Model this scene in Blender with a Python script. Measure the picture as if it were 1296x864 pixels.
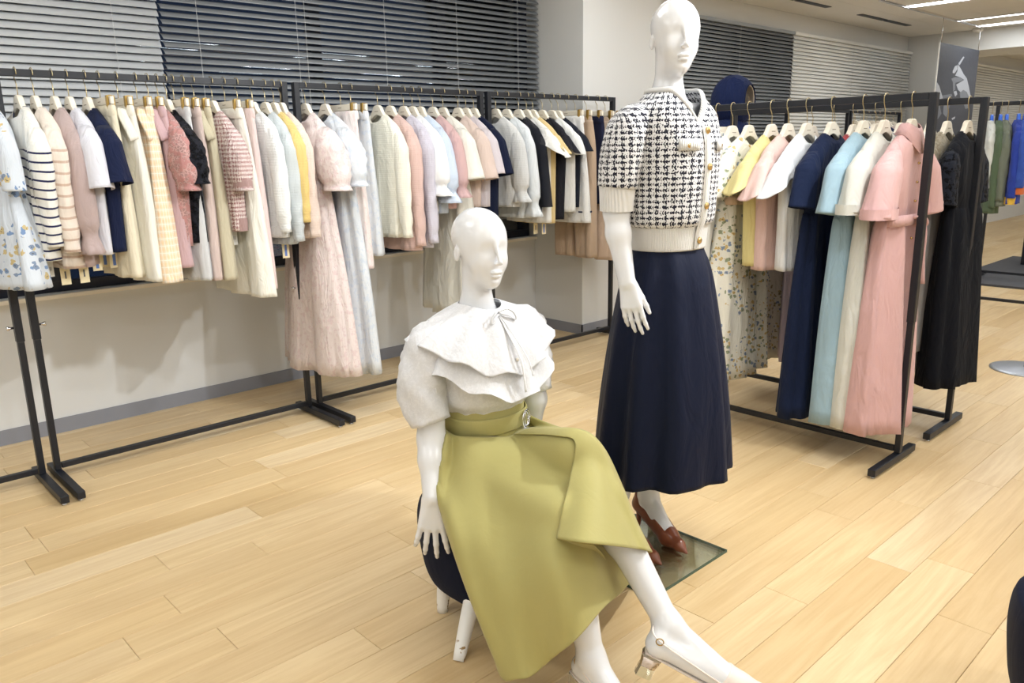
import bpy, math, random
import numpy as np
from mathutils import Vector, Matrix
PI = math.pi
random.seed(7)
RNG = np.random.default_rng(11)
S = bpy.context.scene
for o in list(bpy.data.objects): bpy.data.objects.remove(o)
COL = S.collection

# ------------------------------------------------------------------ camera
W, H = 1296, 864
F = 1005.24
YAW, PITCH, ROLL = math.radians(46.854), math.radians(13.58), math.radians(-1.034)
CZ = 1.35
_f = np.array([math.cos(PITCH)*math.cos(YAW), math.cos(PITCH)*math.sin(YAW), -math.sin(PITCH)])
_r = np.cross(_f, [0, 0, 1]); _r /= np.linalg.norm(_r)
_u = np.cross(_r, _f)
R2 = math.cos(ROLL)*_r + math.sin(ROLL)*_u
U2 = -math.sin(ROLL)*_r + math.cos(ROLL)*_u
CM = np.array([R2, -U2, _f])
cam_d = bpy.data.cameras.new('camera'); cam = bpy.data.objects.new('camera', cam_d); COL.objects.link(cam)
cam_d.sensor_width = 36.0; cam_d.lens = F/W*36.0; cam_d.clip_start = 0.05; cam_d.clip_end = 100
cm = Matrix(((R2[0], U2[0], -_f[0], 0), (R2[1], U2[1], -_f[1], 0), (R2[2], U2[2], -_f[2], CZ), (0, 0, 0, 1)))
cam.matrix_world = cm
S.camera = cam

# ------------------------------------------------------------------ world, exposure
wd = bpy.data.worlds.new('night'); S.world = wd; wd.use_nodes = True
wd.node_tree.nodes['Background'].inputs[0].default_value = (0.010, 0.016, 0.035, 1)
wd.node_tree.nodes['Background'].inputs[1].default_value = 1.0
S.view_settings.view_transform = 'Standard'; S.view_settings.look = 'None'
S.view_settings.gamma = 1.0; S.view_settings.use_curve_mapping = False
S.view_settings.exposure = 0.27
PANEL_W = 9.0      # watts of each ceiling panel lamp
SPOT_W = 75.0       # watts of each track spotlight
CEIL = 2.66

# pixel helpers: a ray through a photo pixel, cut with a wall plane, a rack plane or a height
def ray(x, y): return CM.T @ np.array([(x-W/2)/F, (y-H/2)/F, 1.0])
def PY(x, y, Y): d = ray(x, y); return d*(Y/d[1]) + np.array([0, 0, CZ])
def PX(x, y, X): d = ray(x, y); return d*(X/d[0]) + np.array([0, 0, CZ])
def PZ(x, y, z=0.0): d = ray(x, y); return d*((z-CZ)/d[2]) + np.array([0, 0, CZ])
def proj(P):
    q = CM @ (np.array(P, float) - [0, 0, CZ]); return q[0]/q[2]*F+W/2, q[1]/q[2]*F+H/2, q[2]

# ------------------------------------------------------------------ object helpers
def link(o, parent=None):
    COL.objects.link(o)
    if parent is not None: o.parent = parent
    return o
def mobj(name, v, f, m=None, parent=None, smooth=True, loc=None):
    me = bpy.data.meshes.new(name)
    me.from_pydata([tuple(map(float, p)) for p in v], [], [tuple(int(i) for i in q) for q in f])
    me.update()
    if smooth and len(me.polygons): me.polygons.foreach_set('use_smooth', np.ones(len(me.polygons), bool))
    if m: me.materials.append(m)
    o = bpy.data.objects.new(name, me)
    if loc is not None: o.location = loc
    return link(o, parent)
def share(src, name, parent=None, loc=(0, 0, 0), rot=(0, 0, 0), scale=None):
    o = bpy.data.objects.new(name, src.data); o.location = loc; o.rotation_euler = rot
    if scale: o.scale = scale
    return link(o, parent)
def thing(name, label, cat, loc=(0, 0, 0), rz=0.0, group=None):
    o = bpy.data.objects.new(name, None); o.empty_display_size = .05
    o.location = loc; o.rotation_euler = (0, 0, rz)
    link(o); tag(o, label, cat, group); return o
def tag(o, label, cat, group=None):
    o['label'] = label; o['category'] = cat
    if group: o['group'] = group
    return o
def struct(o): o['kind'] = 'structure'; return o
def join(parts):
    V, Fc, n = [], [], 0
    for v, f in parts:
        V.extend(list(v)); Fc.extend([tuple(i+n for i in q) for q in f]); n += len(v)
    return V, Fc
def box(x0, x1, y0, y1, z0, z1):
    v = [(x0, y0, z0), (x1, y0, z0), (x1, y1, z0), (x0, y1, z0), (x0, y0, z1), (x1, y0, z1), (x1, y1, z1), (x0, y1, z1)]
    f = [(0, 3, 2, 1), (4, 5, 6, 7), (0, 1, 5, 4), (1, 2, 6, 5), (2, 3, 7, 6), (3, 0, 4, 7)]
    return v, f
def bevel(o, w=.002, seg=2):
    b = o.modifiers.new('bevel', 'BEVEL'); b.width = w; b.segments = seg; b.limit_method = 'ANGLE'; return o
def solid(o, t, off=-1):
    s = o.modifiers.new('thickness', 'SOLIDIFY'); s.thickness = t; s.offset = off; return o
def crom(P, n):
    """Catmull-Rom through rows of P (k, ...) -> n rows"""
    P = np.asarray(P, float); k = len(P)
    t = np.linspace(0, k-1, n); i = np.minimum(t.astype(int), k-2); u = (t-i).reshape((-1,)+(1,)*(P.ndim-1))
    g = lambda j: P[np.clip(j, 0, k-1)]
    p0, p1, p2, p3 = g(i-1), g(i), g(i+1), g(i+2)
    return .5*((2*p1)+(-p0+p2)*u+(2*p0-5*p1+4*p2-p3)*u*u+(-p0+3*p1-3*p2+p3)*u**3)
def gridmesh(G, closed=True, cap0=False, cap1=False):
    G = np.asarray(G); m, n = G.shape[:2]
    v = G.reshape(-1, 3); f = []
    for i in range(m-1):
        for j in range(n if closed else n-1):
            a, b = i*n+j, i*n+(j+1) % n
            f.append((a, b, b+n, a+n))
    v = list(map(tuple, v))
    if cap0: f.append(tuple(range(n-1, -1, -1)))
    if cap1: f.append(tuple(range((m-1)*n, m*n)))
    return v, f
def tube(pts, r, n=8, cap=True, flat=1.0):
    pts = np.asarray(pts, float); m = len(pts)
    r = np.broadcast_to(np.asarray(r, float), (m,))
    T = np.gradient(pts, axis=0); T /= np.linalg.norm(T, axis=1)[:, None]+1e-9
    up = np.array([0.13, 0.21, 1.0]) if abs(T[0][2]) < .9 else np.array([1.0, .1, 0.05])
    N = np.cross(T[0], up); N /= np.linalg.norm(N); G = []
    for i in range(m):
        N = N-T[i]*(N@T[i]); N /= np.linalg.norm(N); B = np.cross(T[i], N)
        a = np.arange(n)/n*2*PI
        G.append(pts[i]+r[i]*(np.cos(a)[:, None]*N+flat*np.sin(a)[:, None]*B))
    return gridmesh(G, True, cap, cap)
def spow(a, e): return np.sign(a)*np.abs(a)**e
def outline_prism(pts, y0, y1):
    """closed outline in (x, z) extruded along y"""
    n = len(pts); v = [(x, y0, z) for x, z in pts]+[(x, y1, z) for x, z in pts]
    f = [tuple(range(n)), tuple(range(2*n-1, n-1, -1))]+[(i, i+n, (i+1) % n+n, (i+1) % n) for i in range(n)]
    return v, f

# ------------------------------------------------------------------ materials
class N:
    def __init__(s, name):
        s.m = bpy.data.materials.new(name); s.m.use_nodes = True; s.t = s.m.node_tree
        s.b = s.t.nodes['Principled BSDF']; s.out = s.t.nodes['Material Output']
    def n(s, typ, ins=None, **props):
        q = s.t.nodes.new(typ)
        for k, v in props.items(): setattr(q, k, v)
        for k, v in (ins or {}).items(): s.set(q.inputs[k], v)
        return q
    def set(s, sock, v):
        if isinstance(v, bpy.types.NodeSocket): s.t.links.new(v, sock)
        elif isinstance(v, (tuple, list)) and len(v) == 3 and sock.type == 'RGBA': sock.default_value = (*v, 1)
        else: sock.default_value = v
    def math(s, op, a, b=0.0, c=None):
        q = s.n('ShaderNodeMath', operation=op); s.set(q.inputs[0], a); s.set(q.inputs[1], b)
        if c is not None: s.set(q.inputs[2], c)
        return q.outputs[0]
    def mix(s, f, a, b):
        q = s.n('ShaderNodeMix', data_type='RGBA'); s.set(q.inputs[0], f); s.set(q.inputs[6], a); s.set(q.inputs[7], b); return q.outputs[2]
    def obj(s): return s.n('ShaderNodeTexCoord').outputs['Object']
    def xyz(s, v): q = s.n('ShaderNodeSeparateXYZ', {0: v}); return q.outputs
    def vec(s, x, y, z): q = s.n('ShaderNodeCombineXYZ', {0: x, 1: y, 2: z}); return q.outputs[0]
    def noise(s, v, scale, detail=2.0, rough=.5, dist=0.0):
        return s.n('ShaderNodeTexNoise', {'Vector': v, 'Scale': scale, 'Detail': detail, 'Roughness': rough, 'Distortion': dist}).outputs['Fac']
    def ramp(s, f, stops):
        q = s.n('ShaderNodeValToRGB', {0: f}); e = q.color_ramp.elements
        while len(e) < len(stops): e.new(.5)
        for i, (p, c) in enumerate(stops): e[i].position = p; e[i].color = (*c, 1) if len(c) == 3 else c
        return q.outputs[0]
    def bump(s, h, strength=.3, dist=.01, prev=None):
        q = s.n('ShaderNodeBump', {'Height': h, 'Strength': strength, 'Distance': dist})
        if prev is not None: s.set(q.inputs['Normal'], prev)
        return q.outputs[0]
    def base(s, **k):
        for a, v in k.items(): s.set(s.b.inputs[a.replace('_', ' ')], v)
        return s
def lin(h):
    """sRGB 0-255 triple -> linear"""
    return tuple(((c/255)/12.92 if c/255 <= .04045 else (((c/255)+.055)/1.055)**2.4) for c in h)
def plain(name, col, rough=.5, metal=0.0, **k):
    q = N(name); q.base(Base_Color=lin(col), Roughness=rough, Metallic=metal, **k)
    nz = q.noise(q.obj(), 30, 3); q.set(q.b.inputs['Roughness'], q.math('MULTIPLY_ADD', nz, .10, rough-.05))
    return q.m
FAB = {}
def fabric(col, kind='plain', col2=None, rough=.85, sheer=0.0, sc=1.0, wr=.6, asp=3.2, rad=.17):
    key = (tuple(col), kind, tuple(col2) if col2 else None, rough, sheer, sc, asp)
    if key in FAB: return FAB[key]
    q = N('fabric_'+kind); c = lin(col); lu = sum(c)/3; c = tuple((v*.88+lu*.12)*.86 for v in c); c2 = lin(col2) if col2 else tuple(x*.6 for x in c)
    p = q.obj(); x, y, z = q.xyz(p)
    nz = q.noise(p, 9, 3)
    cv = q.mix(q.math('MULTIPLY', nz, .16 if kind != 'organza' else .03), c, tuple(x_*.80 for x_ in c))
    pz = q.vec(q.math('MULTIPLY', x, 15.0), q.math('MULTIPLY', y, 15.0), q.math('MULTIPLY', z, 4.5))
    wrk = q.bump(q.noise(pz, 1.0, 3, .55, .8), wr, .03)
    weave = q.noise(p, 600, 1); nrm = q.bump(weave, .12, .002, wrk); alpha = None
    u = q.math('MULTIPLY', q.math('ARCTAN2', q.math('MULTIPLY', y, asp), x), rad)
    saw = lambda a, per, off=0.0: q.math('FRACT', q.math('ADD', q.math('DIVIDE', a, per), 10.0+off))
    band = lambda a, per, duty, off=0.0: q.math('LESS_THAN', saw(a, per, off), duty)
    if kind == 'knit':
        h = q.math('SINE', q.math('MULTIPLY', z, 900)); nrm = q.bump(h, .25, .002, wrk)
        h2 = q.math('SINE', q.math('MULTIPLY', u, 500)); nrm = q.bump(h2, .15, .002, nrm)
    elif kind == 'rib':
        h = q.math('SINE', q.math('MULTIPLY', u, 1100)); nrm = q.bump(h, .5, .003, wrk)
    elif kind == 'stripe':
        zz = q.math('MULTIPLY_ADD', q.math('ABSOLUTE', x), .18, z)
        b = q.math('MULTIPLY', band(zz, .034*sc, .22), q.math('LESS_THAN', z, -.29)); cv = q.mix(b, cv, c2)
    elif kind == 'plaid':
        f1 = q.math('MULTIPLY', q.math('ADD', band(u, .026, .45), band(z, .030, .45)), .5); cv = q.mix(f1, cv, c2)
        f2 = q.math('MAXIMUM', band(u, .026, .12, .3), band(z, .030, .12, .3)); cv = q.mix(q.math('MULTIPLY', f2, .5), cv, (.95, .9, .84))
    elif kind == 'tweed':
        w = q.noise(q.vec(q.math('MULTIPLY', u, 130/sc), q.math('MULTIPLY', z, 170/sc), 0.0), 1.0, 2, .7)
        rows = q.math('SINE', q.math('MULTIPLY', z, 2*PI/(.0165*sc))); cols = q.math('SINE', q.math('MULTIPLY', u, 2*PI/(.024*sc)))
        fine = q.math('SINE', q.math('ADD', q.math('MULTIPLY', u, 2*PI/(.0075*sc)), q.math('MULTIPLY', rows, 1.4)))
        s1 = q.math('ADD', q.math('MULTIPLY', rows, .20), q.math('MULTIPLY', cols, .17))
        s2 = q.math('ADD', q.math('MULTIPLY', fine, .16), q.math('MULTIPLY', q.math('SUBTRACT', w, .5), 2.0))
        d = q.math('GREATER_THAN', q.math('ADD', s1, s2), .05); cv = q.mix(d, cv, c2)
        nrm = q.bump(q.noise(p, 260, 3), .5, .004, wrk)
    elif kind in ('lace', 'eyelet'):
        vo = q.n('ShaderNodeTexVoronoi', {'Vector': p, 'Scale': 75/sc}, feature='DISTANCE_TO_EDGE').outputs['Distance']
        fl = q.noise(p, 38/sc, 4, .6); mot = q.math('GREATER_THAN', fl, .50)
        hole = q.math('MULTIPLY', q.math('GREATER_THAN', vo, .12), q.math('SUBTRACT', 1.0, mot))
        cv = q.mix(mot, cv, c2); nrm = q.bump(fl, .7, .006, wrk)
        alpha = q.math('SUBTRACT', 1.0, q.math('MULTIPLY', hole, .35 if kind == 'lace' else .12))
    elif kind == 'floral':
        ww = q.n('ShaderNodeVectorMath', {0: p, 1: (1.0, .9, 1.0)}, operation='MULTIPLY').outputs[0]
        nv = q.n('ShaderNodeTexNoise', {'Vector': p, 'Scale': 55.0, 'Detail': 2.0}).outputs['Color']
        ds = q.n('ShaderNodeVectorMath', {0: nv, 1: (.5, .5, .5)}, operation='SUBTRACT').outputs[0]
        ds = q.n('ShaderNodeVectorMath', {0: ds, 'Scale': .022}, operation='SCALE').outputs[0]
        pw = q.n('ShaderNodeVectorMath', {0: ww, 1: ds}, operation='ADD').outputs[0]
        clump = q.n('ShaderNodeTexVoronoi', {'Vector': pw, 'Scale': 10/sc}).outputs['Distance']
        vo = q.n('ShaderNodeTexVoronoi', {'Vector': pw, 'Scale': 56/sc}); dd, vc = vo.outputs['Distance'], vo.outputs['Color']
        inb = q.math('LESS_THAN', clump, .60); pet = q.math('LESS_THAN', dd, .40); f = q.math('MULTIPLY', inb, pet)
        r_ = q.xyz(vc)[0]; cc = q.mix(q.math('GREATER_THAN', r_, .5), c2, lin((196, 172, 104)) if col2 and col2[0] < col2[2]+60 else lin((120, 132, 96)))
        cc = q.mix(q.math('GREATER_THAN', q.xyz(vc)[1], .68), cc, lin((104, 126, 158)))
        cv = q.mix(q.math('MULTIPLY', f, .85), cv, cc)
        eye = q.math('MULTIPLY', inb, q.math('LESS_THAN', dd, .12)); cv = q.mix(q.math('MULTIPLY', eye, .7), cv, lin((92, 84, 72)))
    elif kind == 'faded':
        fl = q.noise(p, 42/sc, 4, .65); cv = q.mix(q.math('MULTIPLY', q.math('GREATER_THAN', fl, .56), .55), cv, c2)
    elif kind == 'dots':
        vo = q.n('ShaderNodeTexVoronoi', {'Vector': p, 'Scale': 62.0, 'Randomness': .1}).outputs['Distance']
        cv = q.mix(q.math('LESS_THAN', vo, .16), cv, c2)
    elif kind == 'organza':
        fl = q.noise(p, 130, 3, .6); mot = q.math('GREATER_THAN', fl, .53); nrm = q.bump(q.noise(p, 26, 3, .6, 1.2), .22, .012, wrk)
        alpha = q.math('MULTIPLY_ADD', mot, .05, 1.0-sheer-.05); 
    q.base(Base_Color=cv, Roughness=rough, Normal=nrm)
    q.b.inputs['Sheen Weight'].default_value = .12 if lu > .1 else .03; q.b.inputs['Specular IOR Level'].default_value = .25 if lu > .1 else .15
    if alpha is None and sheer: alpha = 1.0-sheer
    if alpha is not None: q.set(q.b.inputs['Alpha'], alpha)
    FAB[key] = q.m; return q.m

M = {}
M['black'] = plain('black_powder_coat', (22, 25, 33), .42)
M['wire'] = plain('brass_wire', (196, 180, 140), .3, .9)
M['gold'] = plain('gold_clip', (178, 148, 84), .32, .9)
M['chrome'] = plain('chrome', (225, 226, 230), .12, 1.0)
M['hanger'] = plain('cream_hanger', (236, 228, 212), .42)
M['mark'] = plain('hanger_print', (150, 134, 112), .6)
M['wallm'] = None
q = N('painted_wall'); q.base(Base_Color=lin((220, 220, 218)), Roughness=.75); q.set(q.b.inputs['Normal'], q.bump(q.noise(q.obj(), 220, 3), .15, .002)); M['wallm'] = q.m
q = N('ceiling_board'); q.base(Base_Color=lin((240, 238, 234)), Roughness=.9); q.set(q.b.inputs['Normal'], q.bump(q.noise(q.obj(), 300, 2), .2, .002)); M['ceil'] = q.m
M['grid'] = plain('ceiling_grid', (150, 148, 144), .6)
M['slot'] = plain('dark_air_slot', (30, 34, 48), .5)
M['base'] = plain('grey_vinyl_skirting', (138, 140, 148), .5)
M['slat'] = plain('silver_slat', (150, 154, 158), .5, .2)
M['slat_light'] = plain('pale_grey_slat', (200, 203, 205), .5)
M['slat_white'] = plain('white_slat', (228, 228, 224), .6)
M['cord'] = plain('blind_cord', (205, 205, 205), .7)
M['frame'] = plain('dark_window_frame', (34, 40, 58), .4)
M['paper'] = plain('cream_tag_paper', (234, 222, 186), .7)
M['paperw'] = plain('white_tag_paper', (240, 240, 236), .7)
M['ink'] = plain('tag_ink', (96, 96, 100), .7)
M['bluek'] = plain('blue_tag_band', (96, 128, 200), .6)
M['pearl'] = plain('pearl_button', (236, 228, 214), .2)
M['goldb'] = plain('gold_button', (206, 176, 120), .2, .8)
q = N('night_glass'); q.base(Base_Color=(.01, .012, .02), Roughness=.02)
gl = q.n('ShaderNodeBsdfGlossy', {'Color': (.9, .92, .95), 'Roughness': .02}); tr = q.n('ShaderNodeBsdfTransparent', {'Color': (.85, .9, .92)})
fr = q.n('ShaderNodeFresnel', {'IOR': 1.6}); mx = q.n('ShaderNodeMixShader', {0: q.math('MULTIPLY_ADD', fr.outputs[0], 1.0, .06), 1: tr.outputs[0], 2: gl.outputs[0]})
q.t.links.new(mx.outputs[0], q.out.inputs[0]); M['glass'] = q.m
q = N('clear_glass'); q.base(Base_Color=(.88, .96, .93), Roughness=.01, IOR=1.48); q.b.inputs['Transmission Weight'].default_value = 1.0; M['clear'] = q.m
q = N('sheet_glass'); gl = q.n('ShaderNodeBsdfGlossy', {'Color': (.95, 1, .97), 'Roughness': .02}); tr = q.n('ShaderNodeBsdfTransparent', {'Color': (.975, .99, .98)})
mx = q.n('ShaderNodeMixShader', {0: q.math('MULTIPLY_ADD', q.n('ShaderNodeFresnel', {'IOR': 1.5}).outputs[0], .8, .02), 1: tr.outputs[0], 2: gl.outputs[0]}); q.t.links.new(mx.outputs[0], q.out.inputs[0]); M['sheet'] = q.m
q = N('mannequin_gloss'); q.base(Base_Color=lin((226, 227, 230)), Roughness=.2); q.b.inputs['Coat Weight'].default_value = .35; q.b.inputs['Coat Roughness'].default_value = .06
q.set(q.b.inputs['Normal'], q.bump(q.noise(q.obj(), 3, 1), .03, .01)); M['mann'] = q.m
q = N('lamp_diffuser'); q.base(Base_Color=(1, 1, 1)); q.b.inputs['Emission Color'].default_value = (1, .98, .95, 1); q.b.inputs['Emission Strength'].default_value = 7.0; M['lamp'] = q.m
# wooden vinyl planks: colour by object and by face
q = N('oak_plank'); p = q.obj()
rnd = q.n('ShaderNodeObjectInfo').outputs['Random']; at = q.n('ShaderNodeAttribute', attribute_name='plank_id').outputs['Fac']
rv = q.math('FRACT', q.math('ADD', rnd, at)); x, y, z = q.xyz(p)
off = q.math('MULTIPLY', rv, 37.0)
g1 = q.noise(q.vec(q.math('MULTIPLY_ADD', x, 1.1, off), q.math('MULTIPLY_ADD', y, 14.0, off), off), 1.6, 5, .6, .9)
g2 = q.noise(q.vec(q.math('MULTIPLY_ADD', x, 3.0, off), q.math('MULTIPLY_ADD', y, 90.0, off), 0.0), 1.0, 3, .6)
cb = q.ramp(rv, [(0, lin((216, 188, 142))), (.3, lin((224, 200, 158))), (.62, lin((208, 180, 134))), (1, lin((228, 207, 170)))])
cb = q.mix(q.math('MULTIPLY', q.ramp(g1, [(.38, (0, 0, 0)), (.66, (1, 1, 1))]), .42), cb, lin((188, 154, 106)))
cb = q.mix(q.math('MULTIPLY', q.ramp(g2, [(.45, (0, 0, 0)), (.75, (1, 1, 1))]), .16), cb, lin((170, 128, 78)))
q.base(Base_Color=cb, Roughness=.40, Normal=q.bump(g2, .06, .002)); q.b.inputs['Specular IOR Level'].default_value = .4; M['plank'] = q.m
M['underlay'] = plain('plank_joint', (168, 132, 84), .9)

# ------------------------------------------------------------------ the room
XW0, XW1, YF, YB = -3.0, 20.0, -6.0, 4.343
PW, PL = .145, .92
fl = struct(mobj('floor', *box(XW0, XW1, YF, YB, -.06, -.0035), M['underlay'], smooth=False))
# planks
ends = {0: .56, -1: .775, 1: .73, 2: 1.09, 5: .47}
cells = []
k0 = int((YF-2.12)/PW)-1
k = k0
while 2.12+k*PW < YB:
    y0 = 2.12+k*PW; ph = ends.get(k, random.random()*PL)
    x = XW0-PL+((ph-XW0) % PL)
    while x < XW1:
        a, b = max(x, XW0), min(x+PL, XW1); c, d = max(y0, YF), min(y0+PW, YB)
        if b-a > .02 and d-c > .02: cells.append((a, b, c, d))
        x += PL
    k += 1
def seen(c):
    mx, my = (c[0]+c[1])/2, (c[2]+c[3])/2
    u, v, w = proj((mx, my, 0))
    return w if (w > .3 and -180 < u < W+180 and -60 < v < H+200) else 1e9
full = [c for c in cells if abs(c[1]-c[0]-PL) < 1e-6 and abs(c[3]-c[2]-PW) < 1e-6]
near = set(sorted(full, key=seen)[:300])
def plank_mesh(L, Wd):
    g = .0011; e = .0012
    x0, x1, y0, y1 = -L/2+g/2, L/2-g/2, -Wd/2+g/2, Wd/2-g/2
    v = [(x0, y0, -.0035), (x1, y0, -.0035), (x1, y1, -.0035), (x0, y1, -.0035), (x0, y0, -e), (x1, y0, -e), (x1, y1, -e), (x0, y1, -e),
         (x0+e, y0+e, 0), (x1-e, y0+e, 0), (x1-e, y1-e, 0), (x0+e, y1-e, 0)]
    f = [(8, 9, 10, 11)]
    for a in (0, 4): f += [(a+i, a+(i+1) % 4, a+4+(i+1) % 4, a+4+i) for i in range(4)]
    return v, f
proto = None; rest = []
for c in cells:
    cx, cy = (c[0]+c[1])/2, (c[2]+c[3])/2
    if c in near:
        if proto is None: proto = mobj('plank', *plank_mesh(PL, PW), M['plank'], fl, False, (cx, cy, 0))
        else: share(proto, 'plank', fl, (cx, cy, 0))
    else:
        v, f = plank_mesh(c[1]-c[0], c[3]-c[2]); rest.append(([(p[0]+cx, p[1]+cy, p[2]) for p in v], f))
o = mobj('plank_field', *join(rest), M['plank'], fl, False); o['kind'] = 'stuff'
at = o.data.attributes.new('plank_id', 'FLOAT', 'FACE'); ids = np.repeat(RNG.random(len(rest)), 9); at.data.foreach_set('value', ids.astype(np.float32))

WZ0, WZ1 = .70, 2.468
W1 = (-2.2, 4.33); W2 = (5.2, 11.13); W3 = (12.1, 19.5)
parts = [box(XW0, XW1, YB, YB+.16, 0, WZ0), box(XW0, XW1, YB, YB+.16, WZ1, CEIL)]
edges = [XW0, W1[0], W1[1], W2[0], W2[1], W3[0], W3[1], XW1]
for i in range(0, 8, 2): parts.append(box(edges[i], edges[i+1], YB, YB+.16, WZ0, WZ1))
wall = struct(mobj('wall_back', *join(parts), M['wallm'], smooth=False))
struct(mobj('wall_left', *box(XW0-.12, XW0, YF, YB+.16, 0, CEIL), M['wallm'], smooth=False))
struct(mobj('wall_right', *box(XW1, XW1+.12, YF, YB+.16, 0, CEIL), M['wallm'], smooth=False))
struct(mobj('wall_front', *box(XW0-.12, XW1+.12, YF-.12, YF, 0, CEIL), M['wallm'], smooth=False))
PIL = 3.854
struct(mobj('wall_pillar', *box(4.33, 5.2, PIL, YB-.001, 0, CEIL-.001), M['wallm'], smooth=False))
struct(mobj('wall_pillar_far', *box(11.13, 12.05, 3.93, YB-.001, 0, CEIL-.001), M['wallm'], smooth=False))
struct(mobj('wall_beam_far', *box(11.13, 12.05, YF+.001, 3.929, 2.42, CEIL-.001), M['wallm'], smooth=False))
for nm, b in (('baseboard_back', (XW0, 4.33, YB-.008, YB-.0005, 0, .075)), ('baseboard_pillar_side', (4.322, 4.3295, PIL-.008, YB-.009, 0, .075)),
              ('baseboard_pillar_front', (4.322, 5.2, PIL-.008, PIL-.0005, 0, .075)), ('baseboard_back_far', (5.2, 11.12, YB-.008, YB-.0005, 0, .075)),
              ('baseboard_pillar_far', (11.122, 11.1295, 3.93, YB-.009, 0, .075))):
    struct(mobj(nm, *box(*b), M['base'], smooth=False))
ce = struct(mobj('ceiling', *box(XW0, XW1, YF, YB, CEIL+.004, CEIL+.06), M['grid'], smooth=False))
# ceiling boards, 1.065 x 0.6, proud of the grid, left out where a light panel sits
TX, TY = 1.065, .62
tile = mobj('ceiling_board', *box(-TX/2+.002, TX/2-.002, -TY/2+.002, TY/2-.002, 0, .006), M['ceil'], ce, False)
first = True; TP = []; farb = []
for i in range(-3, 15):
    for j in range(0, 17):
        x, y = 8.0+(i-5)*TX, 4.343-TY/2-j*TY
        if x < XW0+.5 or x > XW1-.4 or y < YF+.3: continue
        TP.append((x, y))
for x, y in TP:
    u, v, w = proj((x, y, CEIL))
    if w > 2 and u > 700 and v > -700:
        if first: tile.location = (x, y, CEIL); first = False
        else: share(tile, 'ceiling_board', ce, (x, y, CEIL))
    else: farb.append(box(x-TX/2+.002, x+TX/2-.002, y-TY/2+.002, y+TY/2-.002, CEIL, CEIL+.006))
o = mobj('ceiling_board_field', *join(farb), M['ceil'], ce, False); o['kind'] = 'stuff'

# windows: frame, mullions, night glass
def window(nm, x0, x1, mull):
    fr = [box(x0, x1, YB+.06, YB+.12, WZ0, WZ0+.05), box(x0, x1, YB+.06, YB+.12, WZ1-.05, WZ1)]
    o = struct(mobj(nm, *join(fr), M['frame'], smooth=False))
    xs = [x0]+list(mull)+[x1]
    for m in xs:
        a = min(max(m-.035, x0), x1-.07)
        mobj('mullion', *box(a, a+.07, YB+.06, YB+.125, WZ0+.0505, WZ1-.0505), M['frame'], o, False)
    for a, b in zip(xs[:-1], xs[1:]):
        mobj('pane', *box(a+.03, b-.03, YB+.09, YB+.096, WZ0+.051, WZ1-.051), M['glass'], o, False)
    mobj('sill', *box(x0+.001, x1-.001, YB-.03, YB+.1, WZ0-.02, WZ0-.0005), M['hanger'], o, False)
    return o
window('window_1', *W1, [PY(397, 40, 4.42)[0]-1.55, PY(397, 40, 4.42)[0], PY(557, 50, 4.42)[0]])
window('window_2', *W2, [7.2, 9.2])
window('window_3', *W3, [13.3, 14.5, 16.0, 17.6])

def blind(label, x0, x1, y, z0, z1, pitch, depth, tilt, mat, cords, grp='venetian blinds along the window wall'):
    t = thing('venetian_blind', label, 'blind', ((x0+x1)/2, y, z0), 0, grp)
    L = x1-x0; hz = z1-z0
    a = np.linspace(-1, 1, 7); prof = [(depth/2*s, .0035*(1-s*s)) for s in a]
    v = []; 
    for X in (-L/2, L/2): v += [(X, p[0], p[1]) for p in prof]
    f = [(i, i+1, i+8, i+7) for i in range(6)]
    n = int((hz-.062)/pitch)+1; pr = None
    for i in range(n):
        z = .03+i*pitch; dx = (random.random()-.5)*.006
        if pr is None: pr = mobj('slat', v, f, mat, t, True, (dx, 0, z)); pr.rotation_euler = (tilt, 0, 0); solid(pr, .0008, 0)
        else:
            s = share(pr, 'slat', t, (dx, 0, z), (tilt+(random.random()-.5)*.03, 0, 0)); solid(s, .0008, 0)
    mobj('bottom_rail', *box(-L/2, L/2, -.012, .012, 0, .014), mat, t, False)
    mobj('head_rail', *box(-L/2, L/2, -.025, .025, hz-.03, hz), mat, t, False)
    for c in cords:
        mobj('cord', *tube([(c-(x0+x1)/2, -depth/2-.004, .0), (c-(x0+x1)/2, -depth/2-.004, hz-.03)], .0012, 5), M['cord'], t)
XB = PY(200, 40, 4.3)[0]
blind('pale grey closed blind beside the dark open blind', -.6, XB, 4.285, .86, WZ1, .036, .045, .95, M['slat_light'], [.2, PY(143, 30, 4.26)[0]])
blind('dark silver open blind over the night window behind the long clothes rail', XB+.012, 4.318, 4.285, .86, WZ1, .036, .046, .66, M['slat'],
      [PY(250, 30, 4.26)[0], PY(375, 30, 4.26)[0], PY(386, 30, 4.26)[0], PY(487, 40, 4.26)[0], PY(578, 40, 4.26)[0], PY(655, 40, 4.26)[0]])
XB2 = PY(1001, 60, 4.3)[0]
blind('dark silver blind behind the navy hood', 5.215, XB2, 4.285, 1.2, WZ1, .034, .046, .74, M['slat'], [6.0, 7.0])
blind('white closed blind filling the bay beside the far pillar', XB2+.012, 11.1, 4.285, 1.2, WZ1, .036, .045, 1.05, M['slat_white'], [8.0, 9.4, 10.8])
blind('white closed blind beyond the hanging photo banner', 12.11, 19.4, 4.285, 1.2, WZ1, .036, .045, 1.05, M['slat_white'], [13.9, 15.4])

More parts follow.
